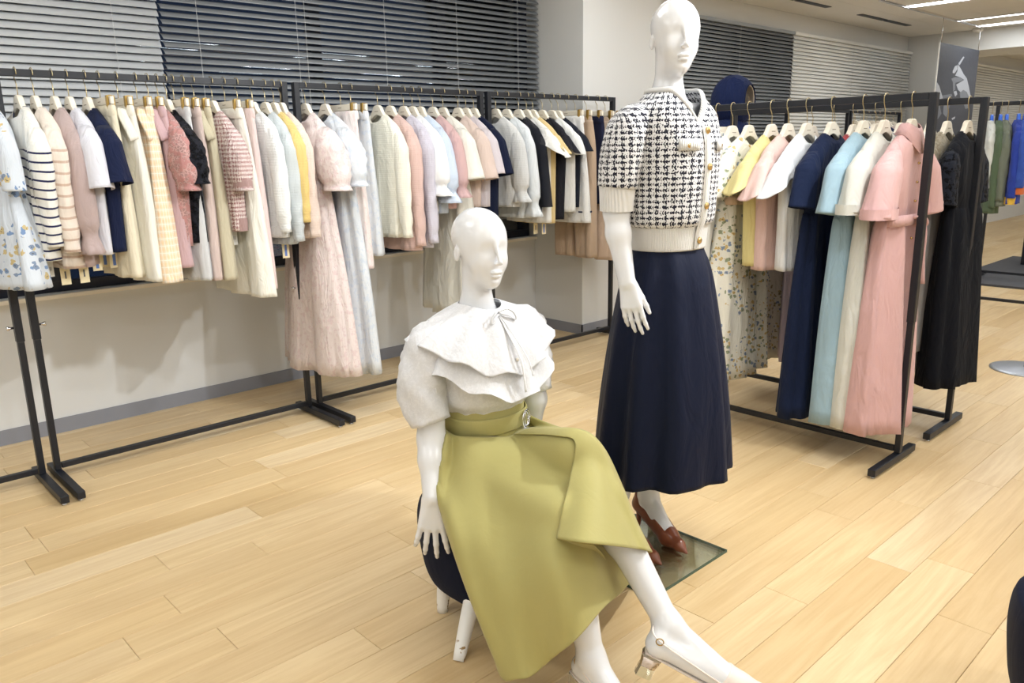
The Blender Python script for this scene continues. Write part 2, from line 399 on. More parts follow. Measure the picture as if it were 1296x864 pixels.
# ceiling light panels, slots, detector
def troffer(x, y):
    t = thing('ceiling_light', 'recessed ceiling light panel with two bright tubes', 'ceiling light', (x, y, CEIL), 0, 'ceiling light panels')
    w, l = .40, .62
    fr = [box(-w, w, -l, -l+.02, -.012, -.0005), box(-w, w, l-.02, l, -.012, -.0005), box(-w, -w+.02, -l+.02, l-.02, -.012, -.0005), box(w-.02, w, -l+.02, l-.02, -.012, -.0005)]
    mobj('rim', *join(fr), M['chrome'], t, False)
    mobj('reflector', *box(-w+.02, w-.02, -l+.02, l-.02, -.004, -.0008), M['ceil'], t, False)
    for s in (-1, 1): mobj('tube', *box(s*.33-.045, s*.33+.045, -l+.03, l-.03, -.010, -.0045), M['lamp'], t, False)
    ld = bpy.data.lights.new('panel_lamp', 'AREA'); ld.shape = 'RECTANGLE'; ld.size = .74; ld.size_y = 1.18; ld.energy = PANEL_W; ld.color = (.85, .935, 1)
    lo = bpy.data.objects.new('panel_lamp', ld); lo.location = (0, 0, -.016); link(lo, t)
for ix in range(-1, 6):
    for iy in range(4): troffer(10.45-2.13*(5-ix), 2.79-2.13*iy)
troffer(13.2, 2.2); troffer(13.2, 0.0); troffer(15.4, 2.2); troffer(17.6, 2.2)
for x0, x1 in ((6.75, 7.38), (7.42, 8.04), (8.75, 9.38), (9.42, 10.04)):
    tag(mobj('air_slot', *box(x0, x1, 3.90, 3.965, CEIL-.006, CEIL-.0005), M['slot'], smooth=False), 'dark slim air slot in the white ceiling boards', 'air vent', 'ceiling air slots')
a = np.arange(24)/24*2*PI
prof = [(.0, 0), (.055, 0), (.06, -.02), (.05, -.04), (.0, -.045)]
G = [[(r*math.cos(t)+11.0, r*math.sin(t)+3.5, CEIL-.001+z) for t in a] for r, z in prof[1:-1]]
tag(mobj('smoke_detector', *gridmesh(G, True, True, True), M['ceil']), 'small round white detector on the ceiling by the far pillar', 'detector')
rail = mobj('ceiling_rail', *box(8.0, 11.0, 3.403, 3.43, CEIL-.02, CEIL-.0005), M['chrome'], smooth=False)
tag(rail, 'slim metal ceiling rail carrying the photo banner wires', 'rail')

# track spotlights (real lamps in black cans, above and in front of the frame)
def spot(x, y, tx, ty, tz, label, k=1.0):
    t = thing('track_spotlight', label, 'spotlight', (x, y, CEIL), 0, 'ceiling spotlights')
    d = np.array([tx-x, ty-y, tz-CEIL+.12]); d /= np.linalg.norm(d)
    mobj('stem', *tube([(0, 0, -.0005), (0, 0, -.10)], .008, 8), M['paperw'], t)
    c0 = np.array([0, 0, -.12])-d*.05; c1 = np.array([0, 0, -.12])+d*.07
    mobj('can', *tube([c0, c1], .04, 16), M['paperw'], t)
    ld = bpy.data.lights.new('spot_lamp', 'SPOT'); ld.energy = SPOT_W*k; ld.spot_size = 1.75; ld.spot_blend = .8; ld.shadow_soft_size = .045; ld.color = (.95, .98, 1)
    lo = bpy.data.objects.new('spot_lamp', ld); lo.location = c1+d*.015; lo.rotation_euler = Vector(d).to_track_quat('-Z', 'Y').to_euler(); link(lo, t)
spot(3.05, .55, 1.5, 2.2, .3, 'white ceiling spotlight aimed at the seated mannequin', 1.9)
spot(.6, 1.1, 1.2, 4.3, .6, 'white ceiling spotlight aimed at the striped tops', .7)
spot(2.6, 1.1, 3.1, 4.3, .6, 'white ceiling spotlight aimed at the knitwear', .7)
spot(2.0, -1.1, 3.6, 1.8, .6, 'white ceiling spotlight aimed at the shirt dresses', .6)

# ------------------------------------------------------------------ garment rails
BARZ, RY = 1.675, 3.694
def rack(label, loc, rz, L, h, foot=.43, knob=True, grp=None, fo=(-.21, .22)):
    """rail along local x from 0 to L, feet along local y"""
    t = thing('garment_rack', label, 'clothes rack', loc, rz, grp); b = .014
    bevel(mobj('top_bar', *box(.0302, L-.0302, -b, b, h-b, h+b), M['black'], t, False), .002)
    bevel(mobj('bottom_bar', *box(.0302, L-.0302, -.011, .011, .046, .07), M['black'], t, False), .002)
    for x in (0, L-.03):
        p = mobj('post', *box(x, x+.03, -.016, .016, .62, h+b), M['black'], t, False); bevel(p, .003)
        q = mobj('lower_post', *box(x+.0025, x+.0275, -.0135, .0135, .042, .6199), M['black'], t, False); bevel(q, .002)
        if knob:
            s = 1 if x == 0 else -1; xe = x+.03 if x == 0 else x
            mobj('knob', *tube([(xe, 0, .68), (xe+s*.012, 0, .68), (xe+s*.018, 0, .68), (xe+s*.026, 0, .68)], [.005, .005, .009, .009], 10), M['chrome'], p)
        fo_ = mobj('foot', *box(x-.001, x+.031, fo[0], fo[1], .010, .0415), M['black'], t, False); bevel(fo_, .003)
        for y in (fo[0]+.02, fo[1]-.02): mobj('leveller', *tube([(x+.015, y, 0), (x+.015, y, .004), (x+.015, y, .0105)], [.011, .011, .006], 10), M['chrome'], fo_)
    return t
UN = [(-.52, 1.235), (.745, 1.24), (2.02, 1.235), (3.285, 1.19)]
for (x, L), d in zip(UN, ('black rail holding the pale blue floral dress, cut off by the picture edge', 'black rail holding the navy striped top and the checked skirt',
                          'black rail holding the long floral dresses and the knitwear', 'black rail against the white pillar holding the beige trousers')):
    rack(d, (x, RY, 0), 0, L, BARZ, grp='black garment rails along the window wall', fo=(-.33, .12))
RZ, RXA, RXB, RYE = 1.525, 3.43, 4.03, 1.205
rack('black freestanding rail holding the pink belted shirt dress', (RXA, RYE, 0), PI/2, 1.28, RZ, knob=False, grp='black garment rails set across the floor', fo=(-.16, .27))
rack('black freestanding rail holding the black lace dress', (RXB, RYE, 0), PI/2, 1.28, RZ, knob=False, grp='black garment rails set across the floor', fo=(-.16, .27))
for x, d in ((6.9, 'black empty rail under the white closed blind'), (8.19, 'black rail with bright shirts under the white closed blind')): rack(d, (x, 3.70, 0), 0, 1.255, 1.66, grp='black garment rails under the far blinds')
rack('black rail holding the olive jacket and the blue coat', (7.43, 1.02, 0), PI/2, 1.26, 1.64, knob=False, grp='black garment rails in the far room')
rack('black rail standing on the dark display platform', (8.88, 1.30, .02), PI/2, 1.28, 1.67, knob=False, grp='black garment rails in the far room')

# ------------------------------------------------------------------ hangers
hp = [(0, -.083), (.018, -.085), (.031, -.094), (.040, -.110), (.055, -.128), (.085, -.151), (.125, -.176), (.152, -.198), (.156, -.208),
      (.150, -.213), (.122, -.194), (.085, -.174), (.050, -.153), (.028, -.140), (0, -.133)]
half = hp[1:-1]
HOUT = hp[:1]+half+[hp[-1]]+[(-x, z) for x, z in reversed(half)]
def hook_pts():
    P = [(.0215*math.cos(t), 0, .0215*math.sin(t)) for t in np.linspace(-.35, 3.0, 12)]
    P += [(-.018, 0, -.018), (-.006, 0, -.034), (0, 0, -.048), (0, 0, -.092)]
    return crom(P, 26)
HK = None
def hanger(kind, loc, rz, label, grp, mat=None):
    """kind: shoulder or clip; origin on the bar axis"""
    global HK
    t = thing('clothes_hanger', label, 'hanger', loc, rz, grp)
    if HK is None:
        HK = {}
        HK['hook'] = mobj('hook', *tube(hook_pts(), .0019, 6), M['wire'], t)
    else: share(HK['hook'], 'hook', t)
    if kind == 'shoulder':
        key = 'arm'+(mat.name if mat else '')
        if key not in HK: HK[key] = bevel(mobj('shoulder_bar', *outline_prism(HOUT, -.011, .011), mat or M['hanger'], t, False), .006, 3); bb = HK[key]
        else: bb = share(HK[key], 'shoulder_bar', t); bevel(bb, .006, 3)
        if mat is None:
            if 'mark' not in HK: HK['mark'] = mobj('printed_mark', *box(-.016, .016, -.0118, -.0111, -.117, -.114), M['mark'], bb, False)
            else: share(HK['mark'], 'printed_mark', bb)
    else:
        if 'bar' not in HK: HK['bar'] = bevel(mobj('clip_bar', *box(-.145, .145, -.007, .007, -.118, -.086), M['hanger'], t, False), .003); bb = HK['bar']
        else: bb = share(HK['bar'], 'clip_bar', t); bevel(bb, .003)
        if 'mark2' not in HK: HK['mark2'] = mobj('printed_mark', *box(-.016, .016, -.0078, -.0071, -.104, -.101), M['mark'], bb, False)
        else: share(HK['mark2'], 'printed_mark', bb)
        for s in (-1, 1):
            if 'clip' not in HK:
                HK['clip'] = bevel(mobj('clip', *join([box(-.010, .010, -.016, -.0075, -.145, -.082), box(-.010, .010, .0075, .016, -.145, -.082), box(-.004, .004, -.0075, .0075, -.084, -.080)]), M['gold'], t, False, (s*.118, 0, 0)), .002)
            else: bevel(share(HK['clip'], 'clip', t, (s*.118, 0, 0)), .002)
    return t

# ------------------------------------------------------------------ hanging garments
NR = 40
TH = np.arange(NR)/NR*2*PI
def ring(hw, d, z, e=.8, zf=0.0, cx=0.0, cy=0.0):
    c, s = np.cos(TH), np.sin(TH)
    return np.stack([cx+hw*spow(c, e), cy+d*spow(s, e), z+zf*np.maximum(0, -s)**2], 1)
def loft(keys, rows, amp=0.0, nf=7, ph=0.0, p=1.4, seed=0, twist=0.0):
    G = crom([ring(*k) for k in keys], rows)
    t = np.linspace(0, 1, rows)[:, None]
    r = np.random.default_rng(seed)
    n1 = int(nf); n2 = int(nf*1.6+1)
    w = np.cos(n1*TH+ph)[None]*.55+np.cos(n2*TH+r.random()*6)[None]*.40+.30*np.cos((n2+6)*TH+r.random()*6+t*2.5)
    w = w+.45*np.cos(3*TH+r.random()*6+t*4)
    A = amp*1.25*t**(p*.75)
    d = np.stack([np.cos(TH)*.35, np.sin(TH)], 1)[None]
    G[..., 1] += (t*amp*1.2*math.sin(seed*2.7))
    G = G+(A*w)[:, :, None]*np.concatenate([np.broadcast_to(d, (rows, NR, 2)), np.zeros((rows, NR, 1))], 2)
    return G
TOPZ = dict(neck=-.132, mid=-.168, sh=-.205)
def sleeve(side, sw, style, L, w, out, seed, fy=0.0):
    """tube from the shoulder tip; returns grid"""
    n = 22; a = np.arange(n)/n*2*PI; r = np.random.default_rng(seed)
    if style == 'long': pr = [(0, .35, .45), (.05, .8, .8), (.14, 1, 1), (.5, .86, .95), (.86, .66, .85), (.9, .50, .70), (1, .50, .70)]
    elif style == 'wide': pr = [(0, .35, .45), (.07, .8, .8), (.2, 1, 1), (.6, 1.12, 1.05), (1, 1.22, 1.15)]
    elif style == 'puff': pr = [(0, .35, .45), (.06, .95, .9), (.22, 1.25, 1.25), (.5, 1.35, 1.35), (.78, 1.25, 1.25), (.9, 1.0, 1.0), (1, 1.28, 1.15)]
    elif style == 'ruffle': pr = [(0, .35, .45), (.07, .85, .85), (.3, 1.05, 1.1), (.6, 1.2, 1.2), (.78, 1.05, 1.1), (.83, .55, .7), (.9, .85, .9), (1, 1.25, 1.15)]
    elif style == 'flutter': pr = [(0, .4, .5), (.15, .8, .85), (.5, 1.1, 1.15), (1, 1.55, 1.55)]
    else: pr = [(0, .35, .45), (.1, .85, .85), (.35, 1, 1), (1, 1, 1)]
    rows = 22; T = np.linspace(0, 1, rows)
    pt = np.array(pr); rx = np.interp(T, pt[:, 0], pt[:, 1])*w; ry = np.interp(T, pt[:, 0], pt[:, 2])*w*.62
    G = []
    for i, t in enumerate(T):
        cx = sw-.035+min(1, t/.12)*.028+out*t; z = TOPZ['sh']+.002-.03*min(1, t/.1)-max(0, L-.03)*t
        wv = 1.0; 
        if style == 'puff': wv = 1+.10*np.cos(5*a+t*9+seed)*math.sin(PI*min(1, t*1.05))+.05*np.cos(9*a-t*23)
        elif style == 'ruffle' and t > .83: wv = 1+.16*(t-.83)/.17*np.cos(6*a+seed)
        elif style == 'flutter': wv = 1+.22*t*np.cos(4*a+seed)
        elif style == 'long': wv = 1+.09*np.cos(3*a+t*7+seed)+.05*np.cos(2*a+t*26+seed)*(t > .2)
        else: wv = 1+.09*t*np.cos(3*a+seed+t*2)+.04*t*np.cos(7*a+seed)
        dz = .03*t*np.cos(a)*0
        if style == 'flutter': dz = -.05*t*np.cos(a-.4)
        if style == 'wide': dz = .012*t*np.cos(a)
        G.append(np.stack([side*(cx+rx[i]*wv*np.cos(a)*.9), fy*t+ry[i]*wv*np.sin(a), z+dz+0*a], 1))
    return gridmesh(G)
def recentre(o, x, y=0.0):
    n = len(o.data.vertices); c = np.empty(n*3, np.float32); o.data.vertices.foreach_get('co', c); c = c.reshape(-1, 3)-np.array([x, y, 0], np.float32)
    o.data.vertices.foreach_set('co', c.ravel()); o.location = (x, y, 0)
def tagcard(t, x, y, z, kind):
    o = mobj('price_tag', *box(x-.001, x+.001, y-.018, y+.018, z-.085, z), M['paper'] if kind != 'w' else M['paperw'], t, False)
    o.rotation_euler = (0, 0, 0)
    mobj('string', *tube([(x, y, z), (x, y*.6, z+.05)], .0007, 4), M['cord'], o)
    if kind == 'b': mobj('band', *box(x+.0011, x+.0014, y-.006, y+.006, z-.075, z-.02), M['bluek'], o, False)
    elif kind == 'w':
        for k in range(5): mobj('barcode_line', *box(x+.0011, x+.0013, y-.010+k*.0045, y-.0082+k*.0045, z-.06, z-.045), M['ink'], o, False)
    else: mobj('print_mark', *box(x+.0011, x+.0013, y-.003, y+.003, z-.06, z-.03), M['ink'], o, False)
SEED = [0]
def garment(name, label, cat, loc, rz, grp, kind, mat, L, sw=.185, hem=.21, d=.045, hd=.05, amp=.012, nf=7, waist=None, slv=None, smat=None, near=1,
            vneck=.05, belt=None, bmat=None, buttons=None, collar=None, tags=None, hmat=None, cuffs=None, lower=None, trim=None):
    SEED[0] += 1; sd = SEED[0]
    t = thing(name, label, cat, loc, rz, grp)
    if kind == 'top':
        keys = [(.062, .026, TOPZ['neck'], 1, -vneck), (.115, .036, TOPZ['mid']+.004, .9, -.012), (sw-.012, .040, TOPZ['sh'], .8), (sw, d*.95, -.245, .75), (sw+.006, d, -.34, .75)]
        if waist:
            wz, wh = waist
            keys += [(wh+.012, d*.95, -.34+(wz+.34)*.6, .8), (wh, d*.85, wz, .8), (wh+.02, d, wz-.06, .85), ((wh+hem)/2+.02, (d+hd)/2, (wz-L)/2, .9), (hem, hd, -L, .95)]
        else:
            keys += [((sw+hem)/2+.003, (d+hd)/2, (-.34-L)/2, .78), (hem, hd, -L, .8)]
        rows = 34 if not waist else 46
        b = mobj('body', *gridmesh(loft(keys, rows, amp, nf, sd*1.3, 1.5, sd)), mat, t); solid(b, .0022)
        if lower:
            lz, lm, lh, ld = lower
            k2 = [(hem*.8, hd*.8, -L+.06, .85), (hem*.9, hd*.9, -L-.02, .85), (lh, ld, lz, .95)]
            u = mobj('underskirt', *gridmesh(loft(k2, 18, amp*1.3, nf+2, sd, 1.2, sd)), lm, t); solid(u, .002)
        if hmat: mobj('hem_band', *gridmesh(np.stack([ring(hem+.004, hd+.004, -L+.055, .8), ring(hem+.003, hd+.003, -L+.03, .8), ring(hem+.002, hd+.002, -L-.004, .8)])), hmat, t)
        if trim:
            k3 = [(.060, .025, TOPZ['neck']+.004, 1, -vneck), (.069, .030, TOPZ['neck']-.006, 1, -vneck-.004)]
            solid(mobj('neck_trim', *gridmesh(np.stack([ring(*k) for k in k3])), trim, t), .004, 1)
        if slv:
            st, sl, w, out = slv
            for s in (near, -near):
                so = mobj('sleeve', *sleeve(s, sw, st, sl, w, out, sd+(5 if s < 0 else 0)), smat or mat, t); solid(so, .002); recentre(so, s*(sw+out*.5))
                if cuffs:
                    ce_ = sw-.007+out; wf = {'long': (.50, .70), 'wide': (1.22, 1.15)}.get(st, (1, 1))
                    if cuffs == 'buttons':
                        for k in range(2):
                            g = np.array([s*(ce_-.02+.03*k*1.0), -w*.72, TOPZ['sh']-.03-sl+.075])
                            mobj('button', *tube([g+[0, .004, 0], g, g+[0, -.006, 0]], [.005, .007, .004], 10), M['pearl'], so, True, (-s*(sw+out*.5), 0, 0))
                    else:
                        a = np.arange(22)/22*2*PI; zc = TOPZ['sh']+.002-.03-max(0, sl-.03)
                        hgt = .012 if cuffs == 'fold' else .03
                        Gc = [np.stack([s*(ce_+(w*wf[0]*.9+.004)*np.cos(a)), (w*.62*wf[1]+.004)*np.sin(a), zc+dz+a*0], 1) for dz in (.035+hgt*.5, .0)]
                        mobj('cuff', *gridmesh(Gc), cuffs if not isinstance(cuffs, str) else (smat or mat), so, True, (-s*(sw+out*.5), 0, 0))
                if st == 'wide' and lower == 'strap': pass
        if belt:
            bz = belt; bw = (waist[1] if waist else sw)+.007; bd = d*.9+.006
            Gb = [ring(bw, bd, bz+.022, .8), ring(bw+.003, bd+.003, bz, .8), ring(bw, bd, bz-.022, .8)]
            bo = mobj('belt', *gridmesh(Gb), bmat or mat, t); solid(bo, .003, 1)
            x0 = -.03*near
            P = [(x0, -bd-.012, bz), (x0+.012, -bd-.022, bz-.06), (x0+.02, -bd-.02, bz-.16), (x0+.028, -bd-.028, bz-.27)]
            mobj('belt_tail', *tube(crom(P, 10), .019, 8, True, .22), bmat or mat, bo)
            P = [(x0-.05, -bd-.004, bz+.01), (x0-.01, -bd-.02, bz+.012), (x0+.02, -bd-.026, bz-.01), (x0+.045, -bd-.01, bz-.03)]
            mobj('belt_knot', *tube(crom(P, 9), .015, 8, True, .5), bmat or mat, bo)
        if buttons:
            for k in range(buttons):
                z = -.22-vneck*.4-k*.075
                g = np.array([0, -d*.93-.004, z]); mobj('button', *tube([g+[0, .006, 0], g, g+[0, -.003, 0]], [.005, .005, .003], 8), M['goldb'], t)
        if collar:
            k4 = [(.050, .030, TOPZ['neck']+.030, 1, -.02), (.062, .036, TOPZ['neck']+.024, 1, -.03), (.090, .050, TOPZ['neck']-.014, 1, -.075)]
            solid(mobj('collar', *gridmesh(np.stack([ring(*k) for k in k4])), mat, t), .003)
    elif kind == 'skirt':
        keys = [(.142, .016, -.128, .8), (.150, .022, -.165, .8), (.5*(.150+hem)+.005, .6*hd+.01, (-.165-L)/2, .85), (hem, hd, -L, .9)]
        b = mobj('skirt_panel', *gridmesh(loft(keys, 34, amp, nf, sd, 1.1, sd)), mat, t); solid(b, .002)
        mobj('waistband', *gridmesh(np.stack([ring(.146, .019, -.120, .8), ring(.151, .023, -.128, .8), ring(.154, .026, -.160, .8), ring(.150, .022, -.166, .8)])), smat or mat, t)
        if trim: mobj('hem_stripe', *gridmesh(np.stack([ring(hem-.004, hd+.006, -L+.075, .9), ring(hem-.003, hd+.007, -L+.066, .9)])), trim, t)
        if belt:
            P = [(near*.12, -.03, -.135), (near*.135, -.035, -.16), (near*.155, -.02, -.22), (near*.16, -.01, -.26)]
            mobj('tie', *tube(crom(P, 8), .02, 8, True, .3), mat, t)
    elif kind == 'trousers':
        b = mobj('waistband', *gridmesh(np.stack([ring(.140, .018, -.122, .8), ring(.145, .022, -.130, .8), ring(.150, .025, -.165, .8)])), mat, t)
        for s in (-1, 1):
            keys = [(.078, .022, -.150, .8, 0, s*.070), (.088, .035, -.30, .8, 0, s*.078), (.085, .038, -.45, .8, 0, s*.088), (hem/2, hd, (-.45-L)/2, .8, 0, s*.092), (hem/2, hd, -L, .8, 0, s*.095)]
            g = mobj('trouser_leg', *gridmesh(loft(keys, 30, amp, 3, sd+s, 1.0, sd)), mat, t); solid(g, .002)
    if tags:
        for k, kd in enumerate(tags): tagcard(t, near*(.10-.055*k), -.01-.02*k, -L+.012, kd)
    return t

GW = 'garments on the rails along the window wall'; GF = 'garments on the rails set across the floor'; GR = 'garments on the far rails'
HG = {GW: 'cream hangers along the window wall', GF: 'cream hangers on the rails across the floor', GR: 'hangers on the far rails'}
def hang(plane, px, name, label, cat, kind, mat, hemp, L=None, slv=None, short=None, turn=0.0, grp=None, hk=None, hmatl=None, **k):
    """plane: 'L' long wall rail, 'A'/'B' floor rails; px: photo column of the hook; hem, slv end: photo points the lower edges reach"""
    if plane == 'L':
        X = PY(px, 96+px*33/777, RY)[0]; loc = (X, RY, BARZ); rz = -PI/2+turn; zz = lambda p: PY(p[0], p[1], RY-.17)[2]; bz = BARZ; near = 1; grp = grp or GW
    elif isinstance(plane, str):
        RX = RXA if plane == 'A' else RXB
        Y = PX(px, 141-(px-893)*21/291 if plane == 'A' else 136, RX)[1]; loc = (RX, Y, RZ); rz = turn; zz = lambda p: PX(p[0], p[1], RX-.15)[2]; bz = RZ; near = -1; grp = grp or GF
    else:
        loc = plane; rz = turn; bz = plane[2]; near = -1; grp = grp or GR
    Ln = L if L else bz-zz(hemp)
    if slv:
        st, end, w, out = slv
        sl = end if not isinstance(end, tuple) else (bz-zz(end))+TOPZ['sh']
        slv = (st, sl, w, out)
    g = garment(name, label, cat, loc, rz, grp, kind, mat, Ln, slv=slv, near=near, **k)
    sh = short or ' '.join(label.split()[:5])
    hn = 'clip' if kind in ('skirt', 'trousers') else 'shoulder'
    lab = ('cream clip hanger with gold clips holding the ' if hn == 'clip' else ('cream wooden hanger holding the ' if hmatl is None else 'bright blue hanger holding the '))+sh
    hanger(hn, loc, rz, lab, HG[grp], hmatl)
    return g
fb = fabric
# ---- first rail (cut by the picture edge)
hang('L', -22, 'floral_dress', 'pale blue dress with scattered blue flowers at the rail end beside the striped top', 'dress', 'top',
     fb((222, 231, 242), 'floral', (92, 128, 176), sc=1.5), (38, 365), hem=.25, hd=.08, waist=(-.42, .15), short='pale blue floral dress', amp=.02, slv=('half', .24, .06, .03))
# ---- second rail
hang('L', 19, 'striped_top', 'white long sleeved top with thin navy stripes', 'top', 'top', fb((244, 242, 234), 'stripe', (38, 42, 78)), (60, 330), hem=.205, slv=('long', (62, 312), .062, .035), trim=fb((38, 42, 78)), tags='wc', vneck=.06, short='navy striped white top')
hang('L', 40, 'striped_top', 'cream long sleeved top with wide taupe stripes', 'top', 'top', fb((244, 230, 216), 'stripe', (196, 172, 156), sc=1.25), (85, 340), hem=.20, slv=('long', (92, 318), .060, .04), tags='c', short='taupe striped cream top')
hang('L', 65, 'ribbed_top', 'dusty pink ribbed top with flared cuffs beside the taupe striped top', 'top', 'top', fb((216, 190, 186), 'rib'), (105, 338), hem=.19, slv=('ruffle', (110, 320), .055, .05), tags='c', short='dusty pink ribbed top')
hang('L', 84, 'blouse', 'pale lilac white blouse with pearl buttoned elbow sleeves', 'blouse', 'top', fb((228, 228, 238)), (130, 322), hem=.20, slv=('wide', (130, 240), .075, .05), cuffs='buttons', tags='b', short='pale lilac white blouse')
hang('L', 107, 'blouse', 'navy blouse with two pearl buttons on each elbow sleeve', 'blouse', 'top', fb((22, 32, 66)), (155, 318), hem=.19, slv=('wide', (158, 233), .078, .05), cuffs='buttons', tags='bb', short='navy blouse with pearl buttons')
hang('L', 124, 'skirt', 'buttery cream skirt mostly hidden behind the navy blouse', 'skirt', 'skirt', fb((242, 232, 204)), (160, 352), hem=.20, hd=.05, short='buttery cream skirt')
hang('L', 147, 'skirt', 'ivory skirt with a wide tied waist beside the checked skirt', 'skirt', 'skirt', fb((248, 244, 230)), (200, 354), hem=.23, hd=.06, belt=1, short='ivory skirt with tied waist')
hang('L', 171, 'checked_skirt', 'peach and cream checked skirt', 'skirt', 'skirt', fb((248, 232, 206), 'plaid', (238, 206, 166)), (238, 352), hem=.25, hd=.07, belt=1, amp=.02)
hang('L', 186, 'skirt', 'mauve pink skirt with folded waist between the checked skirt and the lace blouse', 'skirt', 'skirt', fb((208, 172, 176)), (235, 338), hem=.20, hd=.05, belt=1, short='mauve pink folded waist skirt')
hang('L', 198, 'lace_blouse', 'dusty rose lace blouse with ruffled shoulders', 'blouse', 'top', fb((206, 160, 154), 'lace', (178, 128, 124)), (254, 310), hem=.18, slv=('puff', (258, 240), .062, .05), tags='ww', short='dusty rose lace blouse')
hang('L', 209, 'lace_blouse', 'black lace blouse with puffed sleeves beside the rose lace blouse', 'blouse', 'top', fb((14, 15, 20), 'lace', (30, 31, 38)), (262, 306), hem=.18, slv=('puff', (262, 232), .062, .06), short='black lace blouse')
hang('L', 218, 'skirt', 'pale grey skirt beside the black lace blouse', 'skirt', 'skirt', fb((212, 214, 216)), (262, 354), hem=.20, hd=.05, short='pale grey skirt')
hang('L', 231, 'skirt', 'rose beige skirt between the pale grey and the khaki skirt', 'skirt', 'skirt', fb((214, 192, 184)), (285, 353), hem=.19, hd=.045, short='rose beige skirt')
hang('L', 244, 'skirt', 'khaki beige skirt with folded tie waist', 'skirt', 'skirt', fb((206, 196, 166)), (300, 352), hem=.20, hd=.05, belt=1)
hang('L', 267, 'tweed_cardigan', 'pink tweed cardigan with ribbed cuffs and a white price tag', 'cardigan', 'top', fb((238, 222, 216), 'tweed', (150, 104, 104), sc=1.1), (318, 290), hem=.19, hd=.055, slv=('puff', (322, 240), .058, .05), cuffs=fb((198, 160, 156), 'rib'), hmat=fb((198, 160, 156), 'rib'), tags='w', buttons=2, short='pink tweed cardigan')
hang('L', 283, 'skirt', 'long ivory gathered skirt beside the tweed cardigan', 'skirt', 'skirt', fb((246, 243, 230)), (368, 368), hem=.26, hd=.07, amp=.02, short='long ivory gathered skirt')
hang('L', 299, 'skirt', 'shell pink skirt beside the long ivory skirt', 'skirt', 'skirt', fb((232, 208, 204)), (385, 358), hem=.22, hd=.05, short='shell pink skirt')
hang('L', 318, 'knit_top', 'white long sleeved knit beside the grey blue knit', 'knitwear', 'top', fb((240, 243, 242), 'knit'), (360, 300), hem=.19, slv=('long', (366, 292), .056, .05), short='white knit beside the grey blue knit')
hang('L', 334, 'knit_top', 'grey blue long sleeved knit', 'knitwear', 'top', fb((205, 213, 216), 'knit'), (378, 308), hem=.18, slv=('long', (376, 304), .055, .05), tags='b')
hang('L', 345, 'knit_top', 'mustard yellow long sleeved knit with gathered hem', 'knitwear', 'top', fb((236, 204, 118), 'knit'), (388, 290), hem=.17, slv=('long', (388, 280), .058, .05), tags='c')
hang('L', 354, 'knit_top', 'peach beige long sleeved knit behind the black posts', 'knitwear', 'top', fb((232, 210, 196), 'knit'), (402, 300), hem=.18, slv=('long', (402, 298), .056, .06), short='peach beige knit')
# ---- third rail
FD = fb((238, 222, 218), 'faded', (206, 180, 182)); FB = fb((222, 228, 234), 'faded', (186, 198, 214))
hang('L', 385, 'floral_dress', 'long pale pink floral dress with ruched puff sleeves', 'dress', 'top', FD, (435, 468), hem=.33, hd=.10, waist=(-.46, .145), amp=.03, nf=6, slv=('puff', (435, 240), .085, .07), d=.06, short='long pink floral dress')
hang('L', 410, 'floral_dress', 'long pale blue floral dress with ruched puff sleeves', 'dress', 'top', FB, (468, 466), hem=.30, hd=.09, waist=(-.46, .145), amp=.03, nf=6, slv=('puff', (455, 235), .075, .06), d=.055, short='long pale blue floral dress')
hang('L', 430, 'floral_skirt', 'pale pink floral midi skirt beside the cream knit', 'skirt', 'skirt', fb((242, 230, 226), 'faded', (222, 198, 196)), (484, 336), hem=.22, hd=.065, amp=.018, short='pale pink floral skirt')
hang('L', 443, 'floral_skirt', 'pale blue floral skirt hidden behind the pink floral skirt', 'skirt', 'skirt', FB, (470, 325), hem=.18, hd=.05, short='pale blue floral skirt')
hang('L', 477, 'knit_top', 'ivory cream long sleeved knit dress beside the pink ribbed knit', 'knitwear', 'top', fb((248, 245, 228), 'knit'), (492, 302), hem=.17, slv=('long', (492, 302), .056, .04), short='ivory cream knit')
hang('L', 493, 'knit_top', 'salmon pink long knit with dropped shoulders', 'knitwear', 'top', fb((226, 190, 180), 'knit'), (518, 317), hem=.21, hd=.055, slv=('long', (512, 312), .06, .04))
hang('L', 510, 'knit_top', 'lavender long knit beside the salmon pink knit', 'knitwear', 'top', fb((212, 208, 222), 'knit'), (531, 314), hem=.20, hd=.05, slv=('long', (531, 308), .058, .04), short='lavender long knit')
hang('L', 521, 'blouse', 'white blouse with full sleeves and ruffled cuffs', 'blouse', 'top', fb((246, 247, 248)), (548, 268), hem=.18, slv=('ruffle', (545, 248), .072, .05), short='white ruffle cuff blouse')
hang('L', 531, 'blouse', 'sky blue blouse with full sleeves and ruffled cuffs', 'blouse', 'top', fb((206, 220, 240)), (560, 270), hem=.18, slv=('ruffle', (562, 256), .072, .06), tags='w', short='sky blue ruffle cuff blouse')
hang('L', 547, 'blouse', 'dusty pink blouse between the sky blue blouse and the long ivory dress', 'blouse', 'top', fb((216, 176, 174)), (572, 264), hem=.17, slv=('ruffle', (572, 250), .062, .05), short='dusty pink blouse')
hang('L', 560, 'long_dress', 'long ivory dress with elbow sleeves hanging behind the seated mannequin', 'dress', 'top', fb((244, 242, 230)), (592, 398), hem=.27, hd=.10, waist=(-.42, .14), amp=.03, slv=('wide', (590, 228), .074, .06), short='long ivory elbow sleeve dress')
hang('L', 579, 'blouse', 'pink beige top with wide elbow sleeves and tie cuffs', 'blouse', 'top', fb((226, 202, 190)), (600, 262), hem=.17, slv=('wide', (607, 228), .072, .05), short='pink beige tie cuff top')
